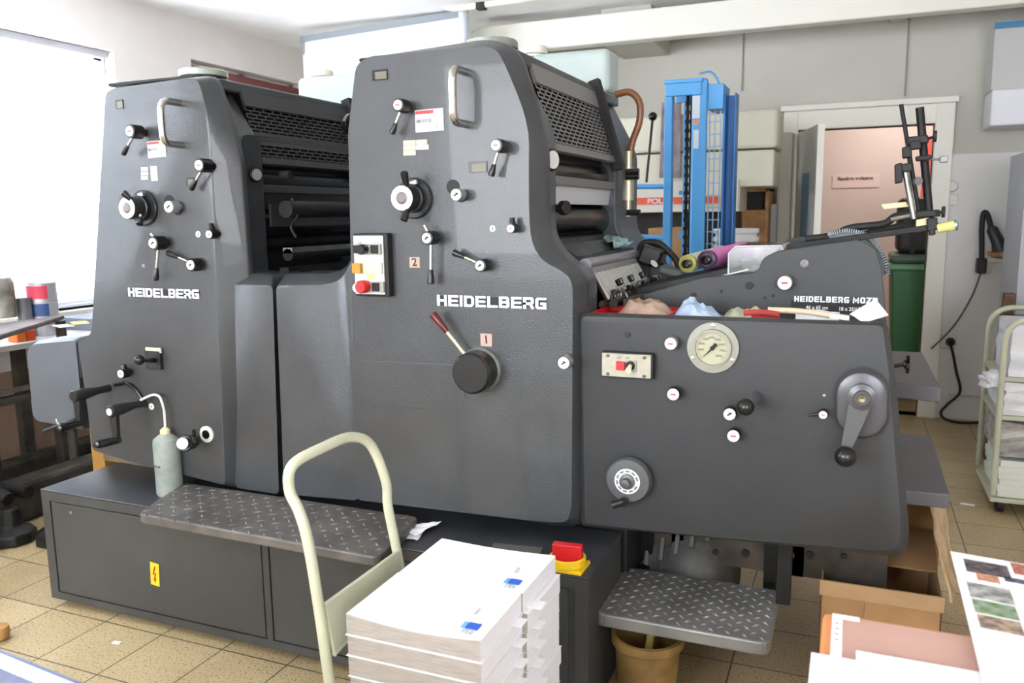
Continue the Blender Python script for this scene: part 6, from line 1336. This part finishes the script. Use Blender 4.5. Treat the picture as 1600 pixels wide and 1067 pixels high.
fz = .72; q = [G(1279, 1050, fz), G(1288, 955, fz), G(1530, 1003, fz), G(1560, 1090, fz)]
bm = B(); fx0, fy1 = G(1286, 955, fz).x, G(1286, 955, fz).y; fx1 = .36; d = densify([(V(p), V(p)) for p in ((fx0, .95), (fx0, fy1), (fx1, fy1-.0), (fx1, .95))], .02); slab(bm, [(o.x, o.y) for o, i in d], .651, fz)
fo = mk('orange_folder', bm, mat('orange_folder', (226, 150, 96), .45), label='thick orange-brown folder pile on table at bottom right', cat='folder', bevel=.006)
mk('clear_cover', box(B(), fx0+.018, fx1-.01, .97, fy1-.012, fz, fz+.002), mat('pinkish_film', (214, 172, 158), .3, 0, 0, 0, .08, 6), fo); mk('white_strip', box(B(), fx0+.016, fx0+.034, .97, fy1-.012, fz+.002, fz+.003), WHITE, fo); mk('white_strip', box(B(), fx0+.016, fx0+.062, fy1-.022, fy1-.008, fz+.002, fz+.0032), WHITE, fo)
for i in range(4): yy_ = fy1-.045-i*.02; mk('printed_figure', obox(B(), (fx0+.025, yy_, fz+.0034), V((.003, 0, 0)), V((0, .0015, 0)), V((0, 0, .0002))), mat('mark_red', (180, 90, 90)), fo)
PNK = mat('pink_line', (236, 196, 206), .8)
for i, (x0, x1, yq) in enumerate(((-.034, .16, 1.355), (-.028, .2, 1.35), (.03, .22, 1.362))):
    zz = fz+.004+i*.004; k = mk('printed_sheet', box(B(), x0+i*.002, x1, .95, yq-i*.004 if i < 2 else 1.372, zz, zz+.003), WHITE, label=['lowest white sheet stack lying on the orange folder', 'middle white sheet lying on the orange folder', 'topmost white sheet with pink rules on the folder'][i], cat='paper', group='white sheets on the orange folder')
    if i == 2:
        for x in (.065, .14): mk('pink_rule', box(B(), x, x+.001, .97, 1.365, zz+.003, zz+.0034), PNK, k)
        for j in range(6): mk('faint_figure', obox(B(), (.05+.03*j, 1.33-.012*(j % 2), zz+.0033), V((.0015, 0, 0)), V((0, .003, 0)), V((0, 0, .0002))), PNK, k)
# poster sheet with small photographs
pz = .745; c0 = G(1485, 862, pz); cdir = (G(1536, 1067, pz)-c0).normalized(); rdir = (G(1600, 882, pz)-c0).normalized()
q = [c0, c0+rdir*.45, c0+rdir*.45+cdir*.75, c0+cdir*.75]
po = mk('poster_sheet', sheet(B(), q, .0015, 1, 1), WHITE, label='large white printed sheet with small photographs at bottom right', cat='poster', base=(c0.x, c0.y, pz))
def pic(u0, v0, u1, v1, m, z=.0006):
    """u across, v down the sheet, metres from the corner"""
    pp = [c0+rdir*u+cdir*v+V((0, 0, .0015)) for u, v in ((u0, v0), (u1, v0), (u1, v1), (u0, v1))]; mk('small_photograph', sheet(B(), pp, z, 1, 1), m, po)
def uv(px, py):
    p = G(px, py, pz)-c0; det = rdir.x*cdir.y-rdir.y*cdir.x; return ((p.x*cdir.y-p.y*cdir.x)/det, (rdir.x*p.y-rdir.y*p.x)/det)
def nm(name, a, b, s, thr=.5):
    return mat(name, a, .6, 0, 0, 0, 0, s, rgb2=b)
for (px0, py0, px1, py1, m_) in ((1505, 874, 1572, 896, nm('photo_dark', (120, 112, 116), (50, 44, 50), 60)), (1578, 880, 1640, 900, nm('photo_brick', (200, 140, 120), (160, 90, 80), 160)), (1524, 895, 1558, 910, nm('photo_orange', (216, 170, 140), (180, 116, 90), 120)),
        (1568, 902, 1640, 912, nm('photo_slate', (110, 110, 130), (60, 60, 86), 80)), (1510, 910, 1576, 936, nm('photo_grey', (200, 200, 196), (120, 120, 118), 40)), (1518, 936, 1584, 960, nm('photo_green', (170, 176, 160), (90, 130, 80), 50)), (1526, 960, 1592, 984, nm('photo_mix', (206, 176, 150), (110, 100, 96), 60))):
    u0, v0 = uv(px0, py0); u1 = uv(px1, py0+.14*(px1-px0))[0]; v1 = uv(px0+4, py1-3)[1]; u1 = max(u1, u0+.01); v1 = max(v1, v0+.006); pic(u0, v0, u1, v1, m_)
# unseen ceiling lamp added to brighten the corridor beyond the door
cl = top('added_corridor_lamp', (.35, 7.6, ZC-.06), 'unseen white ceiling lamp added to light the corridor beyond the door', 'lamp'); mk('added_lamp_body', box(B(), .05, .65, 7.5, 7.7, ZC-.05, ZC), FRAME, cl)
area('corridor_fill_light', (.35, 7.6, ZC-.07), (.35, 7.6, 0), .55, .18, 13, (1, .95, .92))
